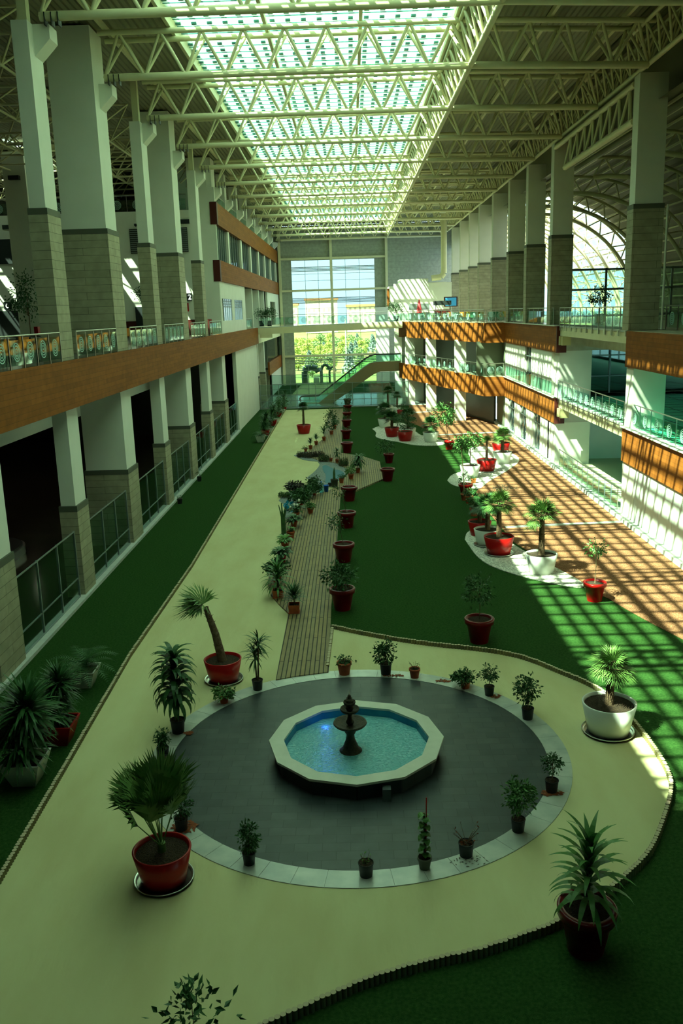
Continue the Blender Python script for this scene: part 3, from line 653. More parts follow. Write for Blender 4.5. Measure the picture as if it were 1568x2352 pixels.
# ------------------------------------------------------------------ vault on the far right
VC = Vector((17.5, 0, 10.0))
def arc(r, a0, a1, n, y): return [(VC.x+r*cos(a0+(a1-a0)*i/n), y, VC.z+r*sin(a0+(a1-a0)*i/n)) for i in range(n+1)]
for k, y in enumerate([45, 53.75, 62.5, 71.25, 80, 86, 91, 96, 101, 106, 111, 116, 121]):
    t = thing('arched_truss', 'curved tubular rib of the barrel vault on the right, %s from the viewer' % ORD[k], 'arched truss', (27.5, y, 10), 'vault ribs')
    A = arc(9.9, -.02, 1.66, 22, y); B = arc(11.1, -.02, 1.66, 22, y)
    MB().path(A, [.16]*23, 8).build('inner_chord', CREAM, t); MB().path(B, [.12]*23, 8).build('outer_chord', CREAM, t)
    mb = MB()
    for i in range(0, 22, 2): mb.tube(A[i], B[i+1], .06, 6, caps=False); mb.tube(B[i+1], A[i+2], .06, 6, caps=False)
    mb.build('lattice', CREAM, t)
mb = MB()
for i in range(0, 20):
    a0 = i*.088; r = 11.3
    mb.beam((VC.x+r*cos(a0), 45, VC.z+r*sin(a0)), (VC.x+r*cos(a0), 123, VC.z+r*sin(a0)), .12, .12)
tag(mb.build('vault_purlins', CREAM), 'long thin purlins running over the vault ribs', 'roof purlins')
mb = MB()
n = 60; v = []
for i in range(n+1):
    a = 1.75*i/n; r = 11.45+(.04 if i % 2 else 0)
    v += [(VC.x+r*cos(a), -8, VC.z+r*sin(a)), (VC.x+r*cos(a), 86, VC.z+r*sin(a))]
mb.add(v, [(2*i, 2*i+1, 2*i+3, 2*i+2) for i in range(n)]); st('ceiling', mb, ROOF, 'ribbed metal sheet of the barrel vault')
v = []; mb = MB()
for i in range(25):
    a = 1.75*i/24; r = 11.45
    v += [(VC.x+r*cos(a), 86, VC.z+r*sin(a)), (VC.x+r*cos(a), 124, VC.z+r*sin(a))]
mb.add(v, [(2*i, 2*i+1, 2*i+3, 2*i+2) for i in range(24)]); st('window_20', mb, GLWIN, 'curved glazing at the far end of the barrel vault')
st('window_23', MB().add([(VC.x, 124, 10)]+arc(11.45, 0, 1.75, 24, 124), [tuple(range(26))]), GLWIN, 'glazed end of the barrel vault')
t = thing('glass_partition', 'dark framed glass partition under the vault on the upper right level', 'glass partition', (18, 70, R2))
for x in (17.2, 19.9, 22.2, 25): MB().box(x-.08, 70, R2, x+.08, 70.1, 14.2).build('mullion', FRAME, t)
for z in (10.6, 12.6, 14.1): MB().box(17.2, 70, z-.08, 26, 70.1, z+.08).build('transom', FRAME, t)
MB().box(17.2, 70.04, R2, 26, 70.06, 14.1).build('glass_pane', GLS, t)
# ------------------------------------------------------------------ roof
RZ = 24.7
def sheet(x0, x1, y0, y1, z=RZ, lab=None):
    n = int((x1-x0)/.28); v = []; mb = MB()
    for i in range(n*2+1):
        x = x0+(x1-x0)*i/(2*n); dz = .05 if i % 2 else 0
        v += [(x, y0, z+dz), (x, y1, z+dz)]
    mb.add(v, [(2*i, 2*i+2, 2*i+3, 2*i+1) for i in range(2*n)])
    st('ceiling', mb, ROOF, lab)
sheet(-12.2, -8, -8, 142, lab='ribbed metal roof sheet left of the skylight')
sheet(5.2, 16.6, -8, 142, lab='ribbed metal roof sheet right of the skylight')
for a, b in ((-8, 53), (55, 69), (73.5, 82), (84, 142)): sheet(-45, -12.2, a, b)
sheet(-8, 5.2, -8, 9.0); sheet(-8, 5.2, 135, 142)
st('ceiling', MB().box(-45.3, -8, 24.9, -8, 53, 25.0).box(-45.3, 55, 24.9, -8, 69, 25).box(-45.3, 73.5, 24.9, -8, 82, 25).box(-45.3, 84, 24.9, -8, 142, 25).box(-12, 53, 24.9, -8, 84, 25).box(5.2, -8, 24.9, 16.7, 142, 25).box(-8, -8, 24.9, 5.2, 9, 25), ROOF)
st('wall_right', MB().box(16.5, -8, 20.9, 16.7, 142, 25), ROOF)
st('wall_front', MB().box(-45, -8.3, -.3, 30, -8, 25), DARKW)
# skylight
for a, b in ((53, 55), (69, 73.5), (82, 84)):
    t = thing('roof_light', 'narrow glazed roof strip over the left hall, %s one' % {53: 'nearest', 69: 'middle', 82: 'farthest'}[a], 'skylight', (-28, a, RZ))
    MB().box(-45, a, 25.1, -12.2, b, 25.12).build('glass_pane', GLSK, t)
    mb = MB(); x = -44.9
    while x < -12.3: mb.box(x, a, RZ, x+.95, b, RZ+.1); x += 1.65
    for x0, x1 in (((-44.9, -41), (-29, -26), (-22, -21), (-19.4, -12.2)) if a == 69 else ((-29, -12.2),)): mb.box(x0, a, RZ+.12, x1, b, RZ+.2)  # solid panels added to limit where sun reaches the left back wall
    tag(mb.build('baffles', ROOF, t), kind='stuff')
sk = thing('skylight', 'long glazed skylight strip with louvre blades in the roof', 'skylight', (-1.4, 70, RZ))
MB().box(-8, 9, RZ+.55, 5.2, 135, RZ+.57).build('glass_pane', GLSK, sk)
mb = MB(); x = -7.9
LOUV = bpy.data.materials.new('skylight blade'); LOUV.use_nodes = True; n_ = LOUV.node_tree; n_.nodes.clear()
o_ = n_.nodes.new('ShaderNodeOutputMaterial'); t_ = n_.nodes.new('ShaderNodeBsdfTranslucent'); d_ = n_.nodes.new('ShaderNodeBsdfDiffuse'); m_ = n_.nodes.new('ShaderNodeMixShader')
t_.inputs[0].default_value = (.80, .92, .86, 1); d_.inputs[0].default_value = (.6, .7, .62, 1); m_.inputs[0].default_value = .5
n_.links.new(t_.outputs[0], m_.inputs[1]); n_.links.new(d_.outputs[0], m_.inputs[2]); n_.links.new(m_.outputs[0], o_.inputs[0])
while x < 5.2:
    mb.box(x, 9, RZ+.30, x+.23, 135, RZ+.36); x += .74
tag(mb.build('long_blade', LOUV, sk), kind='stuff')
mb = MB(); y = 9.0
while y < 135: mb.box(-8, y, RZ+.40, 5.2, y+.20, RZ+.46); y += 1.09
tag(mb.build('cross_bar', LOUV, sk), kind='stuff')
mb = MB(); y = 9.0
while y < 135:
    x = -7.9
    while x < 5.2: mb.box(x, y-.02, RZ+.22, x+.23, y+.2, RZ+.29); x += .74
    mb.box(-8, y+.5, RZ+.24, 5.2, y+.54, RZ+.28); y += 1.09
tag(mb.build('crossing_square', mat('dark teal block', (.03, .17, .17), .5), sk), kind='stuff')  # dark teal squares added where long blades and cross bars meet
mb = MB()
for x in (-8.05, 5.15): mb.box(x, 9, RZ-.1, x+.12, 135, RZ+.6)
mb.build('curb', CREAM, sk)
for i, x in enumerate((-11.0, -8.0, -3.6, .8, 5.2, 9.6, 13.2)):
    tag(MB().beam((x, -8, RZ-.13), (x, 142, RZ-.13), .16, .24).build('purlin', CREAM), 'long cream roof beam running down the hall, %s from the left' % ORD[i], 'roof beam', 'main purlins')
mb = MB()
# trusses
def truss_parts(t, P, Q, n, h, hw, rb=.17, rt=.13, rd=.075):
    """triangular tubular truss: one bottom chord, two top chords"""
    P = Vector(P); Q = Vector(Q); u = (Q-P).normalized(); s = Vector((-u.y, u.x, 0))*hw; upv = Vector((0, 0, h))
    MB().tube(P, Q, rb, 10).build('bottom_chord', CREAM, t)
    for k in (-1, 1): MB().tube(P+s*k+upv, Q+s*k+upv, rt, 8).build('top_chord', CREAM, t)
    for k in (-1, 1):
        first = [None, None]
        for i in range(n):
            a = P+(Q-P)*(i/n); m_ = P+(Q-P)*((i+.5)/n)+s*k+upv; b = P+(Q-P)*((i+1)/n)
            for j, (p, q) in enumerate(((a, m_), (m_, b))):
                if first[j] is None:
                    first[j] = (MB().tube(p, q, rd, 6, caps=False).build('diagonal_brace', CREAM, t), a)
                else:
                    c = first[j][0].copy(); COL.objects.link(c); c.parent = t; c.location = a-first[j][1]
TY = [35.6+8.75*(k-4) for k in range(17)]
TZ = 22.55
proto = None
for k, y in enumerate(TY):
    lab = 'white tubular roof truss spanning the hall, %s from the near end' % ORD[k]
    if proto is None:
        t = thing('roof_truss', lab, 'roof truss', (-11.3, y, TZ), 'spanning roof trusses')
        truss_parts(t, (-11.3, y, TZ), (5.9, y, TZ), 9, 1.75, .62)
        n_ = len(t.children)
        P = Vector((5.9, y, TZ)); Q = Vector((14.5, y+1.0, TZ))
        truss_parts(t, P, Q, 5, 1.75, .62)
        for q in (-11.1, -10.85, -10.6): MB().box(q, y-.2, TZ-.35, q+.03, y+.2, TZ+.1).build('bearing_plate', BLACK, t)
        proto = t
    else: tag(dup(proto, (-11.3, y, TZ)), lab)
pe = None
for k in range(3, 16):
    y = TY[k]
    lab = 'narrow edge truss along the right side of the skylight, %s bay' % ORD[k-3]
    if pe is None:
        t = thing('edge_truss', lab, 'roof truss', (5.9, y, TZ), 'skylight edge trusses')
        truss_parts(t, (5.9, y, TZ), (5.9, y+8.75, TZ), 6, 1.75, .55, .14, .1, .065); pe = t
    else: tag(dup(pe, (5.9, y, TZ)), lab)
pe = None
for k in range(2, 15):
    y = TY[k]+1.0; lab = 'narrow edge truss above the right columns, %s bay' % ORD[k-2]
    if pe is None:
        t = thing('edge_truss', lab, 'roof truss', (14.9, y, TZ), 'right column trusses')
        truss_parts(t, (14.6, y, TZ+.1), (14.6, y+8.75, TZ+.1), 6, 1.6, .5, .12, .1, .06); pe = t
    else: tag(dup(pe, (14.9, y, TZ)), lab)
t = thing('girder', 'deep vertical steel girder between the two nearest right columns', 'girder', (14.45, 48, 20.4))
MB().tube((14.6, 47.5, 22.2), (14.6, 64.9, 22.2), .16).build('top_chord', CREAM, t); MB().tube((14.6, 47.5, 20.45), (14.6, 62, 20.45), .18).build('bottom_chord', CREAM, t)
for i in range(8):
    y = 48.2+i*1.75; MB().tube((14.6, y, 20.45), (14.6, y+.1, 22.2), .09, 6).build('post', CREAM, t); MB().tube((14.6, y+.1, 22.2), (14.6, y+1.75, 20.45), .08, 6).build('diagonal_brace', CREAM, t)
# space frame over left hall
mb = MB(); s = 3.4
for i in range(9):
    for j in range(16):
        x = -13.5-i*s; y = 33+j*s*1.05; b = (x-s/2, y+s/2, 22.6)
        for dx, dy in ((0, 0), (-s, 0), (0, s*1.05), (-s, s*1.05)): mb.tube(b, (x+dx, y+dy, 24.4), .055, 5, caps=False)
        mb.tube((x, y, 24.4), (x-s, y, 24.4), .06, 5, caps=False)
        mb.tube(b, (b[0]-s, b[1], b[2]), .07, 5, caps=False); mb.tube(b, (b[0], b[1]+s*1.05, b[2]), .07, 5, caps=False)
t = thing('space_frame', 'dense tubular space frame under the left hall roof', 'space frame', (-14, 34, 22.6)); tag(mb.build('tubes', CREAM, t), kind='stuff')
# ------------------------------------------------------------------ end wall
YE = 142
ew = MB(); ew.box(-45, YE, -.3, -12, YE+.3, 24.7).box(14.6, YE, -.3, 30, YE+.3, 24.7).box(-12, YE, 0, -9.2, YE+.3, 24.7).box(3.9, YE, 0, 14.6, YE+.3, 24.7).box(-9.2, YE, 19.5, 3.9, YE+.3, 24.7)
st('wall_end', ew, PANELW, 'ribbed metal end wall around the tall window')
w = tag(MB().box(-9.2, YE+.1, 0, 3.9, YE+.12, 19.5).build('window_21', GLWIN), 'tall end window looking onto lawns', kind='structure')
mb = MB()
for x in (-7.05, -5.0, -.7, 1.5): mb.box(x-.03, YE+.02, 0, x+.03, YE+.14, 19.5)
for z in (17.4, 16.4, 12.1, 10.9, 9.4, 6.3, 2.4, 1.3): mb.box(-9.2, YE+.02, z-.025, 3.9, YE+.14, z+.025)
f = mb.build('window_frame', FRAME); f.parent = w
mb = MB()
for x in (-11.0, -2.9, 5.8): mb.box(x-.2, YE-.45, 0, x+.2, YE, 24.5)
for z in (19.75, 14.9, 8.9, 4.7): mb.box(-11.2, YE-.4, z-.16, 6, YE-.02, z+.16)
mb.box(-11.2, YE-.4, 24.1, 6, YE, 24.4)
tag(mb.build('end_wall_frame', CREAM), 'cream steel frame of posts and beams in front of the tall end window', 'steel frame')
for k, (z0, z1, nn) in enumerate(((17.9, 18.5, 4), (13.0, 13.7, 5), (3.5, 4.5, 5))):
    mb = MB()
    for i in range(nn): z = z0+(z1-z0)*i/(nn-1); mb.box(-10, YE+.7, z-.05, 4.6, YE+1.1, z+.04)
    for x in (-9.8, 4.3): mb.box(x, YE+.25, z0-.08, x+.1, YE+1.1, z1+.08)
    tag(mb.build('sunshade', FRAME), 'grey horizontal sunshade slats outside the end window, %s one' % ('top', 'middle', 'lowest')[k], 'sunshade')
# footbridge across hall + screens beyond
t = thing('footbridge', 'cream steel footbridge crossing the far end of the hall', 'footbridge', (-11.3, 108, 9.3))
for y in (107.7, 110.3): MB().beam((-11.3, y, 9.45), (6.2, y, 9.75), .25, .75).build('edge_beam', CREAM, t)
MB().beam((-11.3, 109, 9.85), (6.2, 109, 10.12), 2.8, .1).build('deck', CONC, t)
MB().beam((-11.1, 107.7, 8.9), (-9.6, 107.7, 8.9), .2, .5).build('bracket', CREAM, t)
railing('etched glass railing on the far footbridge', (-11.2, 107.7), (6.1, 107.7), 10.05, 1.55, 1.25, drop=.5)
screen('tall glass screen across the far end of the garden', (-11.4, 107.5), (6.8, 107.5), 3.0, 9, 'far screens', rails=(.95, 1.7))
screen('second glass screen far behind the escalator', (-11.4, 124), (6.8, 124), 3.0, 8, 'far screens', rails=(.95, 1.7))
st('floor', MB().box(-11.7, 107.2, -.3, 14.6, 124, .1), mat('pale polished tiles', (.24, .30, .28), .12, c2=(.30, .36, .33), scale=1, spec=.6), 'polished tile floor behind the glass screen')
st('floor', MB().box(-11.7, 124, -.3, 14.6, YE, .04), TURF); st('floor', MB().prism([(-8.8, 124.2), (-1, 124.2), (-1, 141), (-8.4, 141)], 0, .08), SAND)
st('floor', MB().box(2.5, 124.2, 0, 6, 141, .07), MULCH)
# escalator
E_ = thing('escalator', 'escalator with green glass sides rising to the right balcony', 'escalator', (-6.5, 112, 0))
def side(mb, prof, y0, y1):
    k = len(prof); mb.add([(a, y0, z) for a, z in prof]+[(a, y1, z) for a, z in prof], [tuple(range(k)), tuple(range(2*k-1, k-1, -1))]+[(i, i+k, (i+1) % k+k, (i+1) % k) for i in range(k)]); return mb
top = [(-6.4, .12), (-4.4, .15), (1.6, 4.6), (2.3, 5.0), (3.0, 5.15), (6.2, 5.15)]
bot = [(6.2, 3.95), (3.6, 3.95), (2.7, 3.6), (-2.6, .1), (-6.4, .08)]
side(MB(), top+bot, 111.6, 113.0).build('truss_cladding', mat('tan metal cladding', (.30, .25, .14), .45, .3), E_)
for y, nm in ((111.62, 'a'), (112.95, 'b')):
    side(MB(), top+[(a, z+.85) for a, z in top[::-1]], y, y+.02).build('glass_balustrade', GLS, E_)
    MB().path([(-6.7, y, .35), (-6.9, y, .75), (-6.6, y, 1.0)]+[(a, y, z+.9) for a, z in top[1:]], [.06]*8, 6).build('handrail', BLACK, E_)
# ------------------------------------------------------------------ outdoors
st('floor', MB().prism([(-300, YE+.4), (300, YE+.4), (300, 900), (-300, 900)], -.6, -.3), mat('lawn', (.11, .20, .05), 1, c2=(.22, .28, .08), scale=.06), 'bright lawn outside the end window')
bl = mat('pale render', (.75, .66, .58), .9); rf = mat('orange tiles', (.6, .30, .15), .9)
for k in range(7):
    x = -62+k*22+random.uniform(-3, 3); y = 520+random.uniform(-20, 30)
    t = thing('apartment_building', 'distant pale apartment block beyond the lawn, %s from the left' % ORD[k], 'building', (x, y, 0), 'distant buildings')
    MB().box(x-9, y, 0, x+9, y+12, 14+k % 3*2).build('walls', bl, t); MB().box(x-9.6, y-.6, 14+k % 3*2, x+9.6, y+12.6, 15.2+k % 3*2).build('roof', rf, t)
    mb = MB()
    for i in range(6):
        for j in range(4): mb.box(x-7.6+i*2.8, y-.06, 2+j*3.3, x-6.4+i*2.8, y, 3.6+j*3.3)
    tag(mb.build('windows', mat('washed out window grey', (.42, .36, .33)), t), kind='stuff')  # window grey lightened for the washed-out bright distance, no shutters there
tl = [mat('outdoor leaf yellow', (.35, .45, .10), .9), mat('outdoor leaf green', (.16, .30, .10), .9), mat('blue spruce leaf', (.20, .32, .27), .9)]
tp = []
for j in range(3):
    t = thing('garden_tree', 'young tree on the lawn outside', 'tree', (0, 0, 0), 'outdoor trees')
    MB().tube((0, 0, -.3), (0, 0, 2), .1).build('trunk', BARK, t)
    mb = MB()
    for i in range(420):
        h = random.random(); r = (1.5*(1-h)+.15 if j == 2 else 1.6*sqrt(max(0, 1-(2*h-1)**2))+.2)*sqrt(random.random()); a = random.uniform(0, 6.28)
        p = Vector((r*cos(a), r*sin(a), .7+h*4.2)); d = Vector((random.gauss(0, 1), random.gauss(0, 1), random.gauss(0, 1))).normalized()*.32; e = d.orthogonal().normalized()*.16
        mb.add([p-d, p+e, p+d, p-e], [(0, 1, 2, 3)])
    mb.build('foliage', tl[j], t); tp.append([t, False])
used = []
for k in range(400):
    if len(used) > 45: break
    j = random.choice((0, 0, 1, 2)); y = random.uniform(160, 290); x = (-9.5+13.5*random.random())*y/142-.4; e = tp[j]
    if any(abs(x-a) < 3.4 and abs(y-b) < 3.4 for a, b in used): continue
    used.append((x, y))
    o = e[0] if not e[1] else dup(e[0], None); e[1] = True
    o.location = (x, y, -.3); s_ = random.uniform(.7, 1.1); o.scale = (s_, s_, s_)
    tag(o, '%s tree on the lawn seen through the end window' % ('yellow green rounded', 'mid green rounded', 'blue grey conical')[j], 'tree', 'outdoor %s trees' % ('yellow', 'green', 'conical')[j])
DUCT = mat('dark duct steel', (.06, .12, .10), .4, .5)
for k, (x, y, r, h, lab) in enumerate(((-7.8, 149, .9, 2.3, 'large'), (-5.0, 150, .45, 2.6, 'medium'), (-3.6, 150, .32, 2.2, 'slim'))):
    MBp = MB().path([(x-.3, y, -.3), (x-.3, y, h*.75), (x, y, h), (x+r, y, h+.15), (x+2*r, y, h-.1), (x+2.3*r, y, h*.7)], [r*.6]*6, 14)
    tag(MBp.build('vent_pipe', DUCT), '%s dark swan neck vent pipe outside the end window' % lab, 'vent pipe')
tag(MB().box(-6.6, 148, -.3, -5.6, 149, .7).build('utility_box', WPOT), 'white utility box outside between the vent pipes', 'utility box')
tag(MB().tube((-1.2, 190, -.3), (-1.2, 190, 10), .12).build('lamp_post', WPOT), 'slim white lamp post on the lawn outside', 'lamp post')
# portals only help the sampler find the real openings
for nm, loc, sx_, sy_, rot in (('skylight', (-1.4, 72, RZ+.6), 13.2, 126, (0, 0, 0)), ('end window', (-2.65, YE+.35, 9.8), 13.1, 19.5, (-pi/2, 0, 0)), ('strip a', (-28.5, 71.2, 24.95), 33, 4.5, (0, 0, 0)), ('strip b', (-28.5, 54, 24.95), 33, 2, (0, 0, 0))):
    l = bpy.data.lights.new(nm, 'AREA'); l.shape = 'RECTANGLE'; l.size = sx_; l.size_y = sy_; l.cycles.is_portal = True
    o = bpy.data.objects.new(nm+' portal', l); COL.objects.link(o); o.location = loc; o.rotation_euler = rot
# ------------------------------------------------------------------ fountain and pool
PC = (-.15, 20.92)
def ngon(r, n=12, rot=pi/12*0-pi/2): return [(PC[0]+r*cos(rot+2*pi*i/n), PC[1]+r*sin(rot+2*pi*i/n)) for i in range(n)]
pool = thing('fountain_pool', 'twelve sided blue fountain pool with stone rim on dark paving', 'pool', (PC[0], PC[1], .06))
def ringprism(mb, ro, ri, z0, z1, n=12):
    a = ngon(ro, n); b = ngon(ri, n); v = [(p[0], p[1], z0) for p in a]+[(p[0], p[1], z1) for p in a]+[(p[0], p[1], z0) for p in b]+[(p[0], p[1], z1) for p in b]
    f = []
    for i in range(n):
        j = (i+1) % n; f += [(i, j, n+j, n+i), (2*n+j, 2*n+i, 3*n+i, 3*n+j), (n+i, n+j, 3*n+j, 3*n+i), (j, i, 2*n+i, 2*n+j)]
    mb.add(v, f); return mb
ringprism(MB(), 2.17, 1.99, .06, .49).build('outer_wall', PAVE, pool)
ringprism(MB(), 2.30, 1.91, .49, .55).build('rim', mat('rim stone', (.48, .50, .40), .4, c2=(.54, .55, .45), scale=3), pool)
ringprism(MB(), 1.99, 1.90, .06, .49).build('inner_wall', BLUE, pool)
MB().prism(ngon(1.92), .06, .09).build('pool_floor', BLUE, pool)
MB().prism(ngon(1.92), .2, .30).build('water', WATER, pool)
MB().box(.46, 18.66, .06, .66, 18.9, .37).build('drain_box', mat('grey box', (.09, .12, .11), .5), pool)
FB = (-.30, 20.75)
fo = thing('tiered_fountain', 'dark three tiered fountain standing in the blue pool', 'fountain', (FB[0], FB[1], .09))
MB().lathe([(.30, .09), (.30, .30), (.24, .34), (.20, .42), (.12, .62), (.10, .75), (.15, .84), (.18, .92)], (FB[0], FB[1], 0), 20).build('base', IRON, fo)
def bowl(r, z, nm, stem):
    MB().lathe([(.08, z-.16*r/.44-.03), (.5*r, z-.10), (.9*r, z-.05), (r, z), (r*.97, z+.035), (r*.9, z+.015), (.5*r, z-.04), (0, z-.05)], (FB[0], FB[1], 0), 28).build(nm, IRON, fo)
    MB().lathe([(.06, z-.05), (.11, z+.03), (.07, z+.12), (.055, z+stem*.6), (.08, z+stem)], (FB[0], FB[1], 0), 14).build('stem', IRON, fo)
bowl(.44, 1.08, 'large_bowl', .35); bowl(.25, 1.47, 'middle_bowl', .12); bowl(.16, 1.66, 'small_bowl', .12)
MB().lathe([(.05, 1.75), (.045, 1.85), (.02, 1.88), (0, 1.88)], (FB[0], FB[1], 0), 10).build('finial', IRON, fo)
MB().tube((FB[0], FB[1], 1.86), (FB[0], FB[1], 2.0), .018, 6, .004).build('water_jet', WPOT, fo)
# a small blue underwater lamp glows in the pool
lp = bpy.data.lights.new('pool_lamp', 'POINT'); lp.energy = 2; lp.color = (.05, .15, 1); lp.shadow_soft_size = .05
lo = bpy.data.objects.new('pool_lamp', lp); COL.objects.link(lo); lo.location = (-1.0, 22.1, .36)
tag(lo, 'blue underwater lamp glowing at the back of the fountain pool', 'lamp')
# ------------------------------------------------------------------ plants
rnd = random.Random(11)
def rv(): 
    return Vector((rnd.gauss(0, 1), rnd.gauss(0, 1), rnd.gauss(0, 1))).normalized()
def strap(mb, p, az, el, L, w, droop, n=5, twist=0):
    d = Vector((cos(az)*cos(el), sin(az)*cos(el), sin(el))); s = Vector((-sin(az), cos(az), 0))
    v = []; q = Vector(p); e = el
    for i in range(n+1):
        t = i/n; ww = w*.5*(max(.06, sin(pi*min(1, .18+t*.82))))
        v += [q+s*ww, q-s*ww]
        d = Vector((cos(az)*cos(e), sin(az)*cos(e), sin(e))); q = q+d*(L/n); e -= droop/n
    mb.add(v, [(2*i, 2*i+1, 2*i+3, 2*i+2) for i in range(n)])
def lf(mb, p, d, l, w):
    d = d.normalized(); e = d.cross(rv()).normalized()*(w/2); nrm = d.cross(e).normalized()*(w*.15)
    mb.add([p, p+d*l*.45+e-nrm, p+d*l, p+d*l*.45-e-nrm, p+d*l*.5+nrm*.5], [(0, 1, 4), (1, 2, 4), (2, 3, 4), (3, 0, 4)])
def fan(mb, c, d, L, n=26, spread=1.6):
    d = d.normalized(); s = d.cross(Vector((0, 0, 1)));
    if s.length < .1: s = Vector((1, 0, 0))
    s.normalize(); nn = s.cross(d).normalized()
    if nn.z < 0: nn = -nn
    for i in range(n):
        a = -spread+2*spread*i/(n-1); u = d*cos(a)+s*sin(a); ll = L*(.72+.28*cos(a*.6))*rnd.uniform(.9, 1.05)
        side = (-d*sin(a)+s*cos(a)); w = L*.034
        m_ = c+u*ll*.55+nn*(.03*L*(1 if i % 2 else -1)); tip = c+u*ll-Vector((0, 0, 1))*ll*.18*rnd.uniform(.3, 1.3)
        mb.add([c, m_+side*w, tip, m_-side*w], [(0, 1, 2, 3)])
def blob(mb, c, rx, rz, n, l, w, hollow=.35, clumps=9):
    cl = [Vector((c.x+rx*x.x*.72, c.y+rx*x.y*.72, c.z+rz*x.z*.72)) for x in [rv()*rnd.random()**.4 for _ in range(clumps)]]
    for i in range(n):
        if rnd.random() < .65:
            k = rnd.choice(cl); p = k+rv()*rnd.random()**.5*rx*.36
        else: x = rv()*(hollow+(1-hollow)*rnd.random()); p = Vector((c.x+x.x*rx, c.y+x.y*rx, c.z+x.z*rz))
        d = (p-c)+rv()*rx*.6-Vector((0, 0, rx*.25)); lf(mb, p, d, l*rnd.uniform(.7, 1.2), w)
    return cl
def plant(t, kind, x, y, z0, zt, R, leaf=None, dens=1, lean=(0, 0), stems=None, trunkm=None, zb=None):
    """foliage and stems as parts of t; z0 soil level, zt top, R crown radius"""
    H = max(.15, zt-z0); C = Vector((x+lean[0], y+lean[1], 0)); mb = MB(); tr = MB(); tm = trunkm or BARK
    if kind == 'palm':
        zc = zt-R*.75; zc = max(z0+.12, zc); P = [Vector((x, y, z0-.05)), Vector((x+lean[0]*.35, y+lean[1]*.35, z0+(zc-z0)*.5)), Vector((C.x, C.y, zc))]
        rt = min(.13, .05+R*.09); tr.path(P, [rt*1.15, rt, rt*.8], 9)
        for i in range(14):
            a = rnd.uniform(0, 6.28); q = P[0].lerp(P[2], rnd.uniform(.1, .95)); tr.tube(q, q+Vector((cos(a)*rt*1.7, sin(a)*rt*1.7, rt*1.4)), rt*.25, 4, .004)
        for i in range(int(20*dens)):
            a = i*2.4+rnd.uniform(-.3, .3); e = rnd.uniform(-.45, 1.2) if i > 3 else 1.3
            d = Vector((cos(a)*cos(e), sin(a)*cos(e), sin(e))); hub = Vector((C.x, C.y, zc))+d*R*.38
            tr.tube((C.x, C.y, zc), hub, .012, 4); fan(mb, hub, d+Vector((0, 0, -.25)), R*.78)
    elif kind == 'fanup':    # young palm: leaves spread like a raised hand
        zc = z0+.12
        for i in range(int(12*dens)):
            a = i*2.4; e = rnd.uniform(1.1, 1.55); d = Vector((cos(a)*cos(e), sin(a)*cos(e), sin(e)))
            hub = Vector((x, y, zc))+Vector((d.x*H*.55+lean[0]*.5, d.y*H*.55, d.z*H*rnd.uniform(.34, .5))); tr.tube((x, y, zc), hub, .014, 4, .009); fan(mb, hub, Vector((d.x*1.3+lean[0]*.7, d.y*.6, d.z)), H*rnd.uniform(.42, .54), 38, .85)
        tr.tube((x, y, z0-.05), (x, y, zc+.1), .09, 8)
        tm = LEAFP
    elif kind == 'sidefan':
        P = [Vector((x, y, z0-.05)), Vector((x+lean[0]*.3, y, z0+H*.35)), Vector((x+lean[0]*.75, y, z0+H*.7))]
        tr.path(P, [.15, .12, .08], 10); c = P[2]
        for i in range(40):
            a = rnd.uniform(0, 6.28); q = P[0].lerp(P[2], rnd.uniform(.05, .95)); tr.tube(q, q+Vector((cos(a)*.16, sin(a)*.16, .12)), .02, 4, .004)
        for a, e in ((2.9, .55), (3.4, .2), (2.6, .9), (3.7, .7), (3.1, -.1)):
            d = Vector((cos(a)*cos(e), sin(a)*cos(e), sin(e))); fan(mb, c+d*.12, d, R*1.75, 28, 1.45)
    elif kind == 'corn':
        tr.tube((x, y, z0-.05), (x, y, zt-R*.5), .03, 7); k = int(84*dens)
        for i in range(k):
            f = i/k; zz = z0+H*.22+(H*.68)*f; strap(mb, (x, y, zz), i*2.4+rnd.uniform(-.4, .4), .75+f*.5+rnd.uniform(-.25, .2), R*rnd.uniform(1.15, 1.5)*(1-.12*f), R*.20, 2.9-.9*f, 7)
    elif kind == 'dracaena':
        for i in range(int(46*dens)):
            strap(mb, (x, y, z0+H*.1+H*.5*(i/46)), i*2.4, .35+1.0*(i/46), R*rnd.uniform(1.15, 1.5), R*.17, 2.0-.5*(i/46), 8)
        tr.tube((x, y, z0-.05), (x, y, z0+H*.5), .035, 7)
    elif kind == 'yucca':
        ns = stems or 3
        for s_ in range(ns):
            a = s_*2.1; zz = z0+H*(.72-.26*(s_ % 3)) if ns > 1 else z0+H*.28; px, py = x+cos(a)*R*.18*(ns > 1), y+sin(a)*R*.18*(ns > 1)
            tr.tube((x+cos(a)*.03, y+sin(a)*.03, z0-.05), (px, py, zz), .028, 6)
            for i in range(int(58*dens)): strap(mb, (px, py, zz+rnd.uniform(-.1, .1)*H), i*2.4, rnd.uniform(-.55, 1.45) if ns > 1 else rnd.uniform(.1, 1.5), R*rnd.uniform(.8, 1.15) if ns > 1 else max(R*1.1, H*.62)*rnd.uniform(.75, 1.1), R*.095, .7, 4)
    elif kind in ('tree', 'shrub', 'sparse'):
        sp = kind == 'sparse'; zc0 = zb if zb is not None else (z0+H*.35 if kind == 'tree' else z0)
        cz = (zt+zc0)/2; rz = (zt-zc0)/2; c = Vector((C.x, C.y, cz)); rt = .03 if kind == 'tree' else .014
        n = int((85 if sp else 560)*dens); l = min(.17, max(.08, R*.26))
        cl = blob(mb, c, R, rz, n, l, l*.5, clumps=6 if sp else 12)
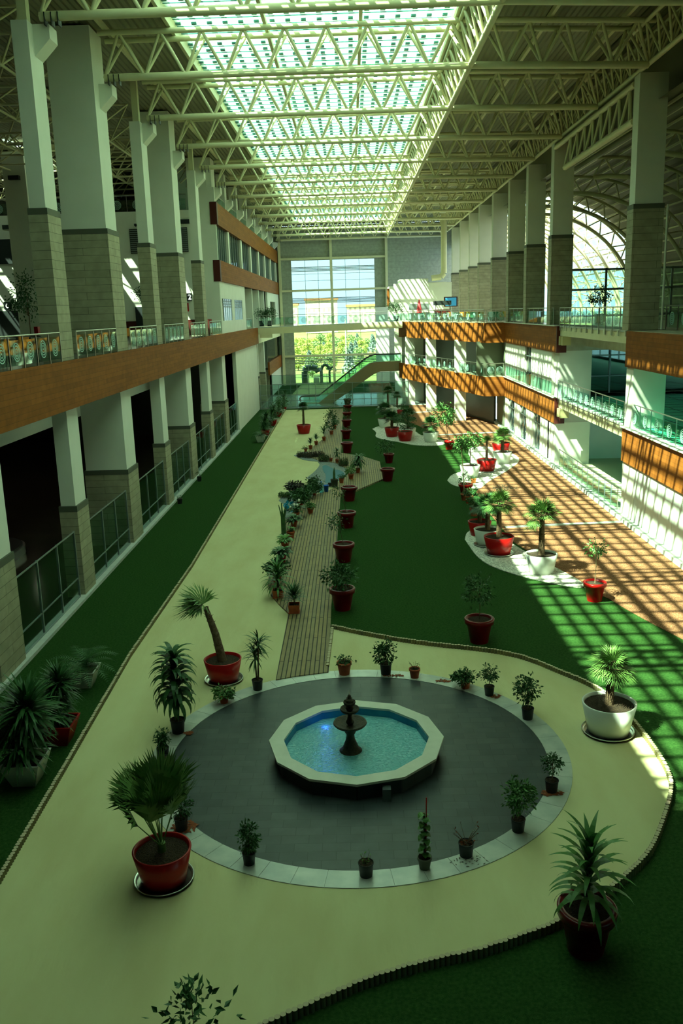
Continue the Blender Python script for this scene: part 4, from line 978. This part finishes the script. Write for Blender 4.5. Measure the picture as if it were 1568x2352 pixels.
        tr.path([Vector((x, y, z0-.05)), Vector(((x+C.x)/2+.02, (y+C.y)/2, (z0+cz)/2)), c], [rt, rt*.9, rt*.5], 6)
        for k in cl: tr.tube((C.x, C.y, zc0+(cz-zc0)*.3) if not sp else (x*.4+C.x*.6, y*.4+C.y*.6, z0+(cz-z0)*.7), k, rt*.4, 4, .004)
    elif kind == 'ground':
        for i in range(int(220*dens)):
            a = rnd.uniform(0, 6.28); r = R*sqrt(rnd.random()); hh = H*rnd.uniform(.3, 1); b = Vector((x+r*cos(a), y+r*sin(a)*.8, z0))
            tr.tube(b, b+Vector((rnd.uniform(-.05, .05), rnd.uniform(-.05, .05), hh)), .006, 3)
            for _ in range(4): lf(mb, b+Vector((0, 0, hh*rnd.uniform(.3, 1))), rv()+Vector((0, 0, .4)), .09, .04)
    elif kind == 'cycad':
        for i in range(int(22*dens)):
            a = i*2.4; e = rnd.uniform(.5, 1.3); q = Vector((x, y, z0)); L = R*1.25; n = 9
            for k in range(n):
                d = Vector((cos(a)*cos(e), sin(a)*cos(e), sin(e))); q2 = q+d*L/n; s_ = Vector((-sin(a), cos(a), 0)); tr.tube(q, q2, .008, 3)
                for m_ in (0, .5):
                    qq = q.lerp(q2, m_); w = L*.17*sin(pi*min(1, .15+(k+m_)/n*.85))
                    for sg in (-1, 1): mb.add([qq, qq+s_*sg*w+d*w*.5, qq+d*.035], [(0, 1, 2)])
                q = q2; e -= 1.9/n
        tm = LEAF
    elif kind == 'spath':
        for i in range(int(46*dens)):
            a = i*2.4; e = rnd.uniform(.3, 1.4); d = Vector((cos(a)*cos(e), sin(a)*cos(e), sin(e))); q = Vector((x, y, z0))+d*H*.5*rnd.uniform(.6, 1.1)
            tr.tube((x, y, z0), q, .007, 3); strap(mb, q, a, e*.7, R*.75, R*.26, 1.4, 4)
        tm = LEAF
    elif kind == 'spikes':
        for i in range(7):
            a = i*.9; q = Vector((x+cos(a)*R*.25, y+sin(a)*R*.25, z0)); tr.path([q, q+Vector((0, 0, H*.55)), q+Vector((cos(a)*R*.5, sin(a)*R*.4, H*rnd.uniform(.8, 1)))], [R*.2, R*.17, .012], 6)
        tm = LEAF
        for i in range(60): lf(mb, Vector((x+rnd.uniform(-.2, .2)*R, y, z0+H*rnd.random()*.7)), rv(), R*.25, R*.07)
    elif kind == 'cactus':
        tr.path([Vector((x, y, z0)), Vector((x, y, z0+H*.6)), Vector((x+.02, y, zt))], [R*.35, R*.33, R*.08], 8); tm = LEAF
        for i in range(30): lf(mb, Vector((x+rnd.uniform(-.4, .4)*R, y, z0+H*.5*rnd.random())), rv(), R*.25, R*.05)
    elif kind == 'dead':
        for i in range(16):
            a = rnd.uniform(0, 6.28); q = Vector((x, y, z0)); q2 = q+Vector((cos(a)*R*.8, sin(a)*R*.8, H*rnd.uniform(.4, 1))); tr.tube(q, q2, .007, 4, .003)
            if i % 2: lf(mb, q2, rv(), .07, .035)
        for i in range(40): lf(mb, Vector((x+rnd.uniform(-.7, .7)*R*.5, y+rnd.uniform(-.5, .5)*R*.5, z0+.02)), rv(), .06, .03)
    elif kind == 'broad':
        for i in range(26): 
            zz = z0+H*.72*(i/26); strap(mb, (x, y, zz+.05), i*2.4, .5, R*rnd.uniform(.8, 1.05), R*.75, 2.3, 5)
        tr.tube((x, y, z0), (x, y, z0+H*.75), .02, 6)
        tag(MB().tube((x+.02, y, z0), (x+.05, y, zt), .014, 6).build('stake', RED, t), 'thin red stake')
    tr.build('stem' if kind not in ('tree', 'palm', 'sidefan') else 'trunk', tm, t)
    mb.build('foliage', leaf or LEAF, t)
def pot(t, kind, x, y, R, colour, z=0, saucer=False):
    """returns soil height; pot parts under t"""
    if kind == 'bowl':
        h = 1.2*R; rb = .72*R; pr = [(rb, 0), (rb+.02, .02), (R, h), (R-.035*1, h+.012), (R-.05, h), (R-.07, h-.1)]; sr = R-.07; sh = h-.08
    elif kind == 'tall':
        h = 1.68*R; rb = .60*R; bb = h-.36*R; rk = rb+(R*.88-rb)*bb/h; pr = [(rb, 0), (rk+.01, bb), (R*.97, bb+.01), (R, h-.02), (R*.97, h), (R*.80, h), (R*.78, h-.12)]; sr = R*.79; sh = h-.08
    elif kind == 'terra':
        h = 1.75*R; rb = .68*R; pr = [(rb, 0), (R*.9, h*.8), (R, h*.8), (R, h), (R*.88, h), (R*.85, h*.85)]; sr = R*.87; sh = h*.9
    elif kind == 'black':
        h = 1.9*R; rb = .78*R; pr = [(rb, 0), (R*.95, h*.93), (R, h*.94), (R, h), (R*.93, h), (R*.9, h*.86)]; sr = R*.92; sh = h*.9
    else:
        h = (1.3 if kind == 'square' else 1.5)*R; rb = (.58 if kind == 'square' else .82)*R
    if kind in ('square', 'box'):
        f = 1.414; mb = MB(); n = 4; c = 0
        P = []
        for r, zz in ((rb, 0), (R, h), (R*.9, h), (R*.86, h-.08)): P += [(x+r*f*cos(pi/4+pi/2*i), y+r*f*sin(pi/4+pi/2*i), z+zz) for i in range(4)]
        mb.add(P, [(k*4+i, k*4+(i+1) % 4, k*4+4+(i+1) % 4, k*4+4+i) for k in range(3) for i in range(4)]+[(3, 2, 1, 0)]); mb.build('pot', colour, t)
        MB().prism([(x+a*R*.87, y+b*R*.87) for a, b in ((-1, -1), (1, -1), (1, 1), (-1, 1))], z+h-.12, z+h-.07).build('soil', SOIL, t)
        if kind == 'box': MB().box(x-R*.98, y-R*.98, z, x+R*.98, y+R*.98, z+.03).build('saucer', colour, t)
        return z+h-.07
    pt = MB().lathe(pr, (x, y, z), 40 if R > .25 else 20).build('pot', colour, t)
    MB().lathe([(sr, 0), (sr*.5, .02), (0, .03)], (x, y, z+sh), 24).build('soil', SOIL, t).parent = pt
    if saucer: MB().lathe([(0, .01), (rb+.14, .01), (rb+.19, .07), (rb+.17, .075), (rb+.12, .025)], (x, y, z), 40).build('saucer', STEEL, t)
    return z+sh
POTS = {'bowl': .72, 'tall': .6, 'terra': .68, 'black': .78, 'square': .58, 'box': .82}
HGT = {'bowl': 1.2, 'tall': 1.68, 'terra': 1.75, 'black': 1.9, 'square': 1.3, 'box': 1.5}
def place(px, yb, w, pk, col, kind, ytop, cw, label, leaf=None, dens=1, leanpx=(0, 0), z=.0, name=None, saucer=False, group='potted plants', **kw):
    g = G(px, yb, z); pp = PPM(g); R = w/2/pp; R = w/2/(pp*(1+HGT[pk]*R*.9/CH)); rb = POTS[pk]*R
    g = G(px, yb, z); hd = Vector((g.x, g.y)).normalized(); x = g.x+hd.x*rb; y = g.y+hd.y*rb
    pp = PPM((x, y, 1))
    t = thing(name or {'palm': 'potted_palm', 'fanup': 'potted_palm', 'sidefan': 'potted_palm', 'yucca': 'potted_yucca', 'corn': 'potted_dracaena', 'dracaena': 'potted_dracaena', 'tree': 'potted_tree', 'cactus': 'potted_cactus', 'spikes': 'potted_euphorbia', 'cycad': 'potted_cycad', 'spath': 'potted_lily'}.get(kind, 'potted_plant'), label, 'potted plant', (x, y, z), group)
    zs = pot(t, pk, x, y, R, col, z, saucer)
    if kind:
        zt = WY(px+leanpx[0], ytop, y).z
        if leanpx[0]: kw['lean'] = (leanpx[0]/pp, 0)
        plant(t, kind, x, y, zs, zt, cw/2/pp*(1.18 if z == .1 or kind == 'palm' else 1.06), leaf, dens*1.2, **kw)
    return t
T_, B_, K_ = 'tall', 'bowl', 'black'
Z5 = .06
# around the fountain
place(791, 1553, 36, 'terra', TERRA, 'sparse', 1508, 52, 'terracotta pot with small drooping plant at the foot of the boardwalk', z=Z5, dens=1.2)
place(886, 1553, 29, K_, BLACK, 'shrub', 1466, 62, 'leafy ficus in black pot behind the fountain, beside small terracotta pots', z=Z5, dens=.7)
place(952, 1560, 27, 'terra', TERRA, 'dead', 1520, 26, 'nearly bare terracotta pot behind the fountain', z=Z5, dens=.5)
place(1068, 1584, 27, 'terra', TERRA, 'shrub', 1545, 62, 'low spreading plant in small terracotta pot on the marble ring', z=Z5, dens=.7)
place(1123, 1601, 25, K_, BLACK, 'shrub', 1525, 42, 'small ficus in black pot, right of the low spreading plant', z=Z5, dens=.7, zb=.45)
place(1211, 1656, 30, K_, BLACK, 'shrub', 1540, 66, 'tall thin ficus in black pot on the right of the ring', z=Z5, dens=.8, zb=.5)
place(1266, 1825, 33, K_, BLACK, 'shrub', 1729, 48, 'small ficus in black pot with dry soil around it on the right ring', z=Z5, dens=.6, zb=.55)
place(1189, 1916, 35, K_, BLACK, 'shrub', 1788, 76, 'bushy ficus in black pot on the lower right ring', z=Z5, dens=1.1, leaf=LEAF2, zb=.45)
place(1070, 1974, 38, K_, BLACK, 'dead', 1898, 72, 'black pot with withered twigs at the front right of the ring', leaf=DRY, z=Z5)
place(975, 2001, 35, 'terra', mat('grey pot', (.10, .11, .08), .7), 'broad', 1832, 44, 'tall broad leaved plant tied to a red stake in front of the fountain', leaf=LEAF2, z=Z5)
place(841, 2020, 38, K_, BLACK, 'dead', 1960, 30, 'black pot with only a few yellow sprouts at the very front of the ring', leaf=LEAFG, z=Z5, dens=.5)
place(573, 1991, 33, K_, BLACK, 'shrub', 1886, 52, 'dense umbrella plant in black pot at the front left of the ring', z=Z5, dens=1.3, zb=.25)
place(418, 1913, 34, K_, BLACK, 'shrub', 1818, 54, 'leafy plant in black pot behind the big red palm bowl', z=Z5, dens=.9, zb=.3)
place(380, 1772, 31, K_, BLACK, None, 0, 0, 'empty black pot on the left ring below the small umbrella plant', z=Z5)
place(376, 1748, 30, K_, BLACK, 'shrub', 1672, 36, 'small umbrella plant in black pot on the left of the ring', z=Z5, dens=.8)
place(382, 1800, 30, K_, BLACK, None, 0, 0, 'lowest empty black pot on the left ring behind palm leaves', z=Z5)
place(410, 1688, 36, K_, BLACK, 'corn', 1494, 104, 'tall drooping corn plant in black pot on the left of the ring', z=Z5, dens=1.2)
place(515, 1618, 25, 'terra', TERRA, 'shrub', 1580, 58, 'low leafy plant in small terracotta pot below the leaning palm', z=Z5, dens=.7, leaf=LEAF2)
place(592, 1588, 27, K_, BLACK, 'yucca', 1444, 68, 'slim yucca with two stems in black pot beside the boardwalk end', z=Z5, dens=.8, stems=2)
place(515, 1574, 93, B_, RED, 'sidefan', 1340, 74, 'red bowl planter with palm leaning left on a steel saucer', leaf=LEAFP, z=Z5, saucer=True, leanpx=(-42, 0))
place(380, 2050, 145, B_, RED, 'fanup', 1735, 132, 'large red bowl planter with spreading fan palm nearest on the left', leaf=LEAFP, z=Z5, saucer=True, leanpx=(-25, 0), dens=1.1)
place(1395, 1700, 133, B_, WPOT, 'palm', 1496, 92, 'large white bowl planter with short palm on the right of the court', leaf=LEAFP, z=Z5, saucer=True, leanpx=(2, 0))
place(1343, 2208, 147, T_, BURG, 'dracaena', 1915, 158, 'tall red rimmed pot with striped dracaena at the lower right', leaf=LEAF2, dens=1.1)
place(455, 2470, 40, K_, BLACK, 'sparse', 2283, 210, 'leafy twigs rising from the bottom edge of the picture', z=Z5, dens=2.6)
# left turf, near
place(196, 1581, 68, 'square', WPOT, 'cycad', 1462, 150, 'white square planter with feathery cycad on the left turf')
place(140, 1713, 84, 'square', RED, 'yucca', 1540, 110, 'red square planter with bushy yucca behind the near white planter', dens=1.4, stems=5)
place(66, 1806, 96, 'square', WPOT, 'yucca', 1590, 165, 'nearest white square planter with dark yucca at the left edge', dens=1.5, stems=5)
# right side turf and pebbles
place(1100, 1481, 74, T_, BURG, 'sparse', 1308, 74, 'red rimmed pot with sparse tree alone on the turf above the curved edging', dens=3.2, zb=1.2)
place(1364, 1384, 57, T_, RED, 'sparse', 1232, 56, 'sunlit red rimmed pot with slender sapling at the tip of the pebbles', dens=1.8, leaf=LEAF2, trunkm=STEMC, zb=1.7)
place(1242, 1321, 79, B_, WPOT, 'palm', 1154, 76, 'white bowl planter with tall trunked palm on the near pebble bed', leaf=LEAFP, z=.03)
place(1101, 1233, 58, B_, RED, 'palm', 1150, 44, 'red bowl planter partly hidden behind the white one on the near pebbles', z=.03)
place(1119, 1257, 68, B_, WPOT, 'palm', 1138, 62, 'white bowl planter with dark palm between two red bowls', z=.03, saucer=True)
place(1145, 1278, 75, B_, RED, 'palm', 1132, 64, 'red bowl planter with palm at the front of the near pebble bed', leaf=LEAFP, z=.03, saucer=True)
place(1088, 1186, 22, 'terra', TERRA, 'shrub', 1135, 36, 'terracotta pot on saucer with dark shrub behind the near red bowl', dens=.5)
place(1077, 1157, 21, 'terra', TERRA, 'shrub', 1120, 30, 'terracotta pot on saucer right below the tall red pot', dens=.5)
place(1069, 1141, 36, T_, RED, 'sparse', 1082, 34, 'red rimmed pot with small ficus at the tip of the middle pebbles', dens=2)
place(1066, 1150, 18, 'terra', TERRA, 'tree', 1000, 46, 'thin pale stemmed sapling growing in front of the red rimmed pot', dens=.8, leaf=LEAF2, trunkm=STEMC, zb=3.0, leanpx=(-8, 0))
place(1087, 1111, 14, 'terra', mat('orange pot', (.65, .20, .04), .6), 'shrub', 1093, 14, 'small orange pot beside the white ficus planter', dens=.2)
place(1079, 1099, 51, B_, WPOT, 'tree', 992, 62, 'white bowl planter with round topped ficus tree on the middle pebbles', leaf=LEAF2, z=.03, dens=1.6, zb=2.0)
place(1117, 1085, 49, B_, RED, 'palm', 1003, 22, 'red bowl planter with slim palm on the middle pebbles', leaf=LEAFG, z=.03, saucer=True)
place(1150, 1044, 45, B_, RED, 'palm', 990, 34, 'red bowl planter with palm farthest back on the middle pebbles', leaf=LEAFP, z=.03)
place(1153, 1066, 47, B_, WPOT, 'palm', 984, 42, 'white bowl planter with palm on the right of the middle pebbles', leaf=LEAFP, z=.03)
place(1031, 1033, 25, T_, RED, 'tree', 918, 58, 'narrow red pot with round crowned ficus tree beside the far pebbles', leaf=LEAF2, dens=2, zb=1.9, leanpx=(-12, 0))
place(989, 1016, 40, B_, WPOT, 'palm', 958, 40, 'white bowl planter standing alone at the right end of the far pebbles', z=.03)
place(937, 1007, 40, B_, WPOT, 'palm', 940, 38, 'white bowl planter half hidden behind two red bowls on far pebbles', z=.03)
place(930, 1014, 39, B_, RED, 'shrub', 940, 50, 'red bowl planter with leafy shrub in front on the far pebbles', z=.03, dens=.8)
place(900, 1004, 37, B_, RED, 'palm', 946, 36, 'red bowl planter with small palm left on the far pebbles', z=.03)
place(884, 983, 36, B_, WPOT, 'palm', 926, 38, 'white bowl planter with dark palm at the back of the far pebbles')
place(891, 945, 23, B_, WPOT, 'palm', 888, 24, 'white bowl planter with tufted palm by the far glass screen', z=.03)
place(912, 947, 20, B_, WPOT, 'palm', 900, 18, 'white bowl planter with slim palm right of the tufted one', z=.03)
place(921, 954, 21, B_, RED, 'shrub', 925, 22, 'small red bowl planter with shrub by the far screen', z=.03, dens=.3)
# row beside the boardwalk
place(798, 932, 20, T_, BURG, 'sparse', 902, 22, 'red rimmed pot beside the boardwalk, farthest of its row', dens=1)
place(798, 948, 22, T_, BURG, 'sparse', 915, 30, 'red rimmed pot beside the boardwalk, second farthest', dens=1)
place(797, 965, 23, T_, BURG, 'sparse', 935, 22, 'red rimmed pot beside the boardwalk, third farthest', dens=.8)
place(796, 984, 25, T_, BURG, 'sparse', 955, 22, 'red rimmed pot beside the boardwalk, fourth farthest', dens=1)
place(795, 1009, 27, T_, BURG, 'sparse', 978, 26, 'red rimmed pot beside the boardwalk, above the deck corner', dens=.6)
place(797, 1041, 31, T_, BURG, None, 0, 0, 'empty red rimmed pot standing just before the boardwalk widens')
place(893, 1064, 27, T_, BURG, 'sparse', 1008, 44, 'red rimmed pot with climbing vine at the boardwalk tip, rear one', dens=2.6, leanpx=(-8, 0))
place(890, 1106, 37, T_, BURG, None, 0, 0, 'red rimmed pot at the boardwalk tip, front one')
place(802, 1152, 42, T_, BURG, None, 0, 0, 'red rimmed pot beside the blue bucket after the deck widening')
place(797, 1214, 47, T_, BURG, 'sparse', 1110, 36, 'red rimmed pot by the boardwalk with thin twig leaning left, third nearest', dens=.9, leanpx=(-14, 0), zb=1.6)
place(790, 1293, 55, T_, BURG, 'sparse', 1172, 52, 'red rimmed pot by the boardwalk with loose sapling, second nearest', dens=1.4, leanpx=(-14, 0), zb=1.5)
place(787, 1405, 66, T_, BURG, 'shrub', 1288, 84, 'nearest red rimmed pot by the boardwalk with spreading shrub', dens=.8, leanpx=(-6, 0))
# sand and boardwalk plants
place(698, 997, 36, B_, RED, 'palm', 925, 26, 'red bowl planter with dark palm on the sand path', z=Z5, saucer=False)
D_ = .1
place(761, 998, 10, 'terra', TERRA, 'shrub', 936, 30, 'tall bushy plant in terracotta pot at the far left of the boardwalk', z=D_, dens=.9)
place(768, 985, 10, 'terra', TERRA, 'yucca', 948, 22, 'spiky yucca behind the tall bushy plant on the boardwalk', z=D_, stems=1)
place(744, 1012, 10, 'terra', TERRA, 'yucca', 967, 22, 'spiky yucca in terracotta pot on the far boardwalk, rear one', z=D_, stems=1)
place(726, 1022, 10, 'terra', TERRA, 'yucca', 990, 21, 'spiky yucca in terracotta pot on the far boardwalk, middle one', z=D_, stems=1)
place(713, 1032, 10, 'terra', TERRA, 'yucca', 1000, 21, 'spiky yucca in terracotta pot on the far boardwalk, front one', z=D_, stems=1)
place(702, 1038, 8, 'terra', TERRA, 'shrub', 1025, 16, 'small green bush left of the front spiky yucca', z=D_, dens=.2)
def shrub(px, py, w, ytop, label, leaf, dens=1, kind='ground', z=.07):
    g = G(px, py, z); t = thing('garden_shrub', label, 'shrub', (g.x, g.y, z), 'ground shrubs'); plant(t, kind, g.x, g.y, z, WY(px, ytop, g.y).z, w/2/PPM(g), leaf, dens); return t
shrub(693, 1050, 24, 1036, 'purple leaved shrub at the left tip of the far gravel', LEAFR, .6)
shrub(712, 1051, 28, 1036, 'purple leaved shrub in the middle of the far gravel', LEAFR, .7)
shrub(732, 1050, 26, 1035, 'purple leaved shrub against the boardwalk on the far gravel', LEAFR, .7)
shrub(745, 1060, 28, 1043, 'dark green shrub on the gravel above the pond', LEAF, .8)
place(760, 1060, 9, 'terra', TERRA, None, 0, 0, 'empty terracotta pot above the pond', z=D_)
place(774, 1063, 9, 'terra', TERRA, 'corn', 1032, 21, 'small palm like plant in terracotta pot above the pond', z=D_, dens=.5)
shrub(789, 1070, 24, 1050, 'dark green shrub right of the small palm like plant', LEAF, .8, z=.1)
place(822, 1086, 12, 'terra', TERRA, 'corn', 1050, 36, 'wide strap leaved plant on the boardwalk beyond the pond', z=D_, dens=.8)
place(806, 1101, 14, 'terra', TERRA, 'shrub', 1068, 25, 'light green bush in terracotta pot right of the pond', z=D_, leaf=LEAFG, dens=.5)
place(784, 1110, 13, 'terra', TERRA, 'shrub', 1088, 18, 'small plant in terracotta pot at the pond edge', z=D_, dens=.3)
place(768, 1119, 19, K_, mat('dark green pot', (.03, .04, .03), .6), 'cactus', 1074, 14, 'dark pot with upright cactus at the pond edge', z=D_)
t = thing('water_bottle', 'large pale blue water bottle beside the boardwalk plants', 'bottle', (*G(738, 1133, .1).to_2d(), .1))
g = G(738, 1131, .1); MB().lathe([(0, 0), (.15, .0), (.16, .05), (.15, .5), (.05, .62), (.05, .7)], g, 16).build('bottle', glass('blue bottle', (.3, .7, .85), .15), t); MB().lathe([(.055, .66), (.055, .72), (0, .72)], g, 10).build('cap', mat('blue cap', (.02, .15, .5)), t)
g = G(749, 1129, .1); t = thing('blue_bucket', 'bright blue bucket beside the water bottle', 'bucket', g)
MB().lathe([(0, 0), (.13, 0), (.18, .42), (.19, .42), (.17, .4), (.12, .03)], g, 18).build('bucket', mat('bright blue plastic', (.01, .14, .65), .4), t); MB().path([g+Vector((-.18, 0, .4)), g+Vector((-.1, -.05, .55)), g+Vector((.1, -.05, .55)), g+Vector((.18, 0, .4))], [.008]*4, 5).build('handle', STEEL, t)
place(757, 1118, 9, K_, BLACK, None, 0, 0, 'tiny black pot between the blue bucket and the cactus', z=D_)
place(722, 1138, 11, 'terra', TERRA, 'shrub', 1092, 38, 'dark leafy bush in terracotta pot left of the water bottle', z=D_, dens=1)
place(708, 1146, 12, K_, BLACK, 'shrub', 1116, 34, 'dark bush in black pot behind the light green shrub', z=D_, dens=.9)
shrub(678, 1140, 48, 1104, 'large purple leaved bush beside the sand', LEAFR, .0, 'shrub')
place(678, 1142, 12, K_, BLACK, 'shrub', 1105, 46, 'large purple bush in black pot beside the sand', leaf=LEAFR, z=.06, dens=1.1)
shrub(652, 1142, 26, 1130, 'grey green shrub sprawling onto the sand', LEAF2, .6)
place(664, 1152, 9, K_, BLACK, None, 0, 0, 'small black pot on gravel left of the plants', z=.06)
place(690, 1165, 14, 'terra', TERRA, 'shrub', 1124, 52, 'broad dark bush in the middle of the left plant group', z=D_, dens=1.3)
g = G(664, 1172, .06); mb = MB(); 
for i in range(30): lf(mb, g+Vector((rnd.uniform(-.25, .25), rnd.uniform(-.3, .3), rnd.uniform(.02, .4))), rv(), .3, .25)
tag(mb.build('plastic_sheet', mat('turquoise plastic', (.01, .22, .36), .4)), 'crumpled turquoise plastic sheet left of the white flowers', 'plastic sheet')
def flowers(t, n, s):
    mb = MB(); 
    for i in range(n):
        p = t.location+Vector((rnd.uniform(-s, s), rnd.uniform(-s, s)-.1, rnd.uniform(.7, 1.15))); mb.lathe([(.01, -.08), (.06, 0), (.05, .07), (0, .1)], p, 6)
    mb.build('white_flowers', mat('white petals', (.85, .85, .75), .6), t)
a = place(682, 1188, 13, 'terra', TERRA, 'spath', 1152, 40, 'white flowering plant in the left plant group', z=D_, dens=.9)
mb = MB()
for dx, dy, dz in ((-.35, -.1, .55), (-.12, -.15, .72), (.05, -.2, .70), (.3, -.15, .5), (.15, 0, .95)):
    p = Vector((a.location.x+dx, a.location.y+dy, .1+dz)); mb.lathe([(.01, -.1), (.07, 0), (.06, .08), (0, .12)], p, 7)
mb.build('white_flowers', mat('white petals', (.85, .85, .75), .6), a)
place(713, 1180, 16, 'terra', TERRA, 'shrub', 1155, 24, 'rounded bright green bush on the boardwalk', z=D_, leaf=LEAF2, dens=1)
place(675, 1212, 17, 'terra', TERRA, 'spath', 1178, 42, 'leafy lily in terracotta pot below the white flowers', z=D_, dens=.9)
place(668, 1238, 20, 'terra', TERRA, 'spath', 1202, 22, 'terracotta pot with light leaves right of the tall euphorbia', z=D_, leaf=LEAFG, dens=.4)
place(652, 1240, 14, K_, BLACK, 'spikes', 1152, 22, 'tall dark spiky euphorbia at the sand edge', z=D_)
place(655, 1262, 20, 'terra', TERRA, 'spath', 1226, 40, 'bright green leafy plant in terracotta pot below the euphorbia', z=D_, leaf=LEAFG, dens=1)
place(648, 1294, 22, 'terra', RED, 'spath', 1252, 50, 'leafy plant in shiny red pot left of the boardwalk', z=D_, dens=1.1)
place(636, 1340, 24, 'terra', TERRA, 'shrub', 1284, 54, 'dense dark bush in terracotta pot at the deck bulge', z=D_, dens=1.1)
place(639, 1374, 25, 'box', TERRA, 'dracaena', 1292, 58, 'strap leaved dracaena in square terracotta pot at the deck bulge', z=D_, leaf=LEAF2)
place(676, 1409, 27, 'box', TERRA, 'yucca', 1325, 50, 'spiky grass like plant in nearest square terracotta pot on the boardwalk', z=D_, dens=1.5, stems=1)
# far left turf row
place(599, 1016, 24, 'square', WPOT, 'cycad', 984, 40, 'white square planter with cycad, first of the far left row', group='far left planters')
place(610, 1002, 22, 'square', RED, 'yucca', 946, 34, 'red square planter with bushy yucca, second of the far left row', dens=1.2)
place(622, 992, 14, 'square', WPOT, 'yucca', 950, 20, 'narrow white square planter, third of the far left row', dens=.8)
place(627, 978, 20, 'square', RED, 'yucca', 928, 30, 'red square planter, fourth of the far left row', dens=1)
place(635, 972, 17, 'square', WPOT, 'shrub', 920, 32, 'white square planter with shrub, fifth of the far left row', dens=.8)
place(641, 957, 15, 'square', RED, 'yucca', 912, 26, 'red square planter, sixth of the far left row', dens=.8)
place(648, 949, 14, 'square', WPOT, 'shrub', 905, 28, 'white square planter, seventh of the far left row', dens=.7)
place(653, 943, 12, 'square', RED, 'yucca', 895, 24, 'red square planter, last of the far left row', dens=.8)
place(413, 1158, 13, K_, BLACK, 'sparse', 1138, 20, 'small black pot by the left curb beside the second column', dens=.4)
place(458, 1106, 12, K_, BLACK, 'sparse', 1070, 20, 'small black pot by the left curb beside the third screen', dens=.6)
# trees on the upper levels
def uptree(x, y, z, zt, R, label, zb, dens=1.2, k='tree', pr=.35):
    t = thing('potted_tree', label, 'potted plant', (x, y, z), 'upper level plants'); zs = pot(t, 'black', x, y, pr, BLACK, z); plant(t, k, x, y, zs, zt, R, LEAF, dens, zb=zb)
p = WY(62, 690, 52); uptree(p.x, 52, L2, 14.5, 1.25, 'ficus tree on the left upper level beside the sunlit wall stripes', 11.3, 1.5)
p = WY(306, 680, 62); uptree(p.x+.3, 66, L2, 14.0, 1.3, 'ficus tree standing before the dark doorway on the left upper level', 12.4, 1.5)
for px, yt, r, lab in ((599, 708, 1.0, 'left'), (617, 706, 1.1, 'right')):
    p = WY(px, yt, 108.8); uptree(p.x, 108.8, 10.02, p.z, r, 'dark bushy plant at the left end of the far footbridge, %s one' % lab, 10.9, 1.1)
p = WY(907, 700, 109.5); uptree(p.x+.1, 109.6, 10.12, 12.6, 1.2, 'bushy plant in black pot at the right end of the far footbridge', 10.9, 1.2)
p = WY(1378, 670, 66); uptree(p.x, 66, R2, 12.9, .95, 'small ficus on the upper right level before the vault window', 11.2, 1)
# leaf litter and droppings on the ring and the court
def litter(px, py, w, h, n, label, m_=DRY, s=.07):
    g = G(px, py, .07); pp = PPM(g); mb = MB(); rx = w/2/pp; ry = h/2/pp/sin(atan2(CH, g.y))
    for i in range(n):
        a = rnd.uniform(0, 6.28); r = sqrt(rnd.random()); p = Vector((g.x+rx*r*cos(a), g.y+ry*r*sin(a), .085)); d = Vector((rnd.gauss(0, 1), rnd.gauss(0, 1), 0)).normalized(); e = Vector((-d.y, d.x, .2))*s*.4
        mb.add([p-d*s, p+e, p+d*s, p-e], [(0, 1, 2, 3)])
    tag(mb.build('leaf_litter', m_), label, 'leaf litter', kind='stuff')
litter(425, 1900, 60, 26, 120, 'brown dry leaves around the pot behind the red palm bowl')
litter(432, 1684, 22, 8, 24, 'brown dry leaves right of the corn plant pot')
litter(1020, 1564, 40, 6, 30, 'dry leaves on the ring left of the low spreading plant')
litter(1268, 1822, 48, 14, 60, 'dry soil around the right ring pot')
litter(1138, 1600, 22, 10, 24, 'brown scraps beside the small ficus pot')
litter(905, 1552, 52, 5, 26, 'brown saucer scraps beside the ficus behind the fountain')
litter(1075, 1978, 90, 26, 34, 'dark scraps around the withered pot', mat('dark scrap', (.05, .04, .02)), .03)
litter(1160, 1120, 60, 14, 150, 'dark leaves scattered on the mulch below the middle pebbles', mat('dark scrap', (.05, .04, .02)), .1)
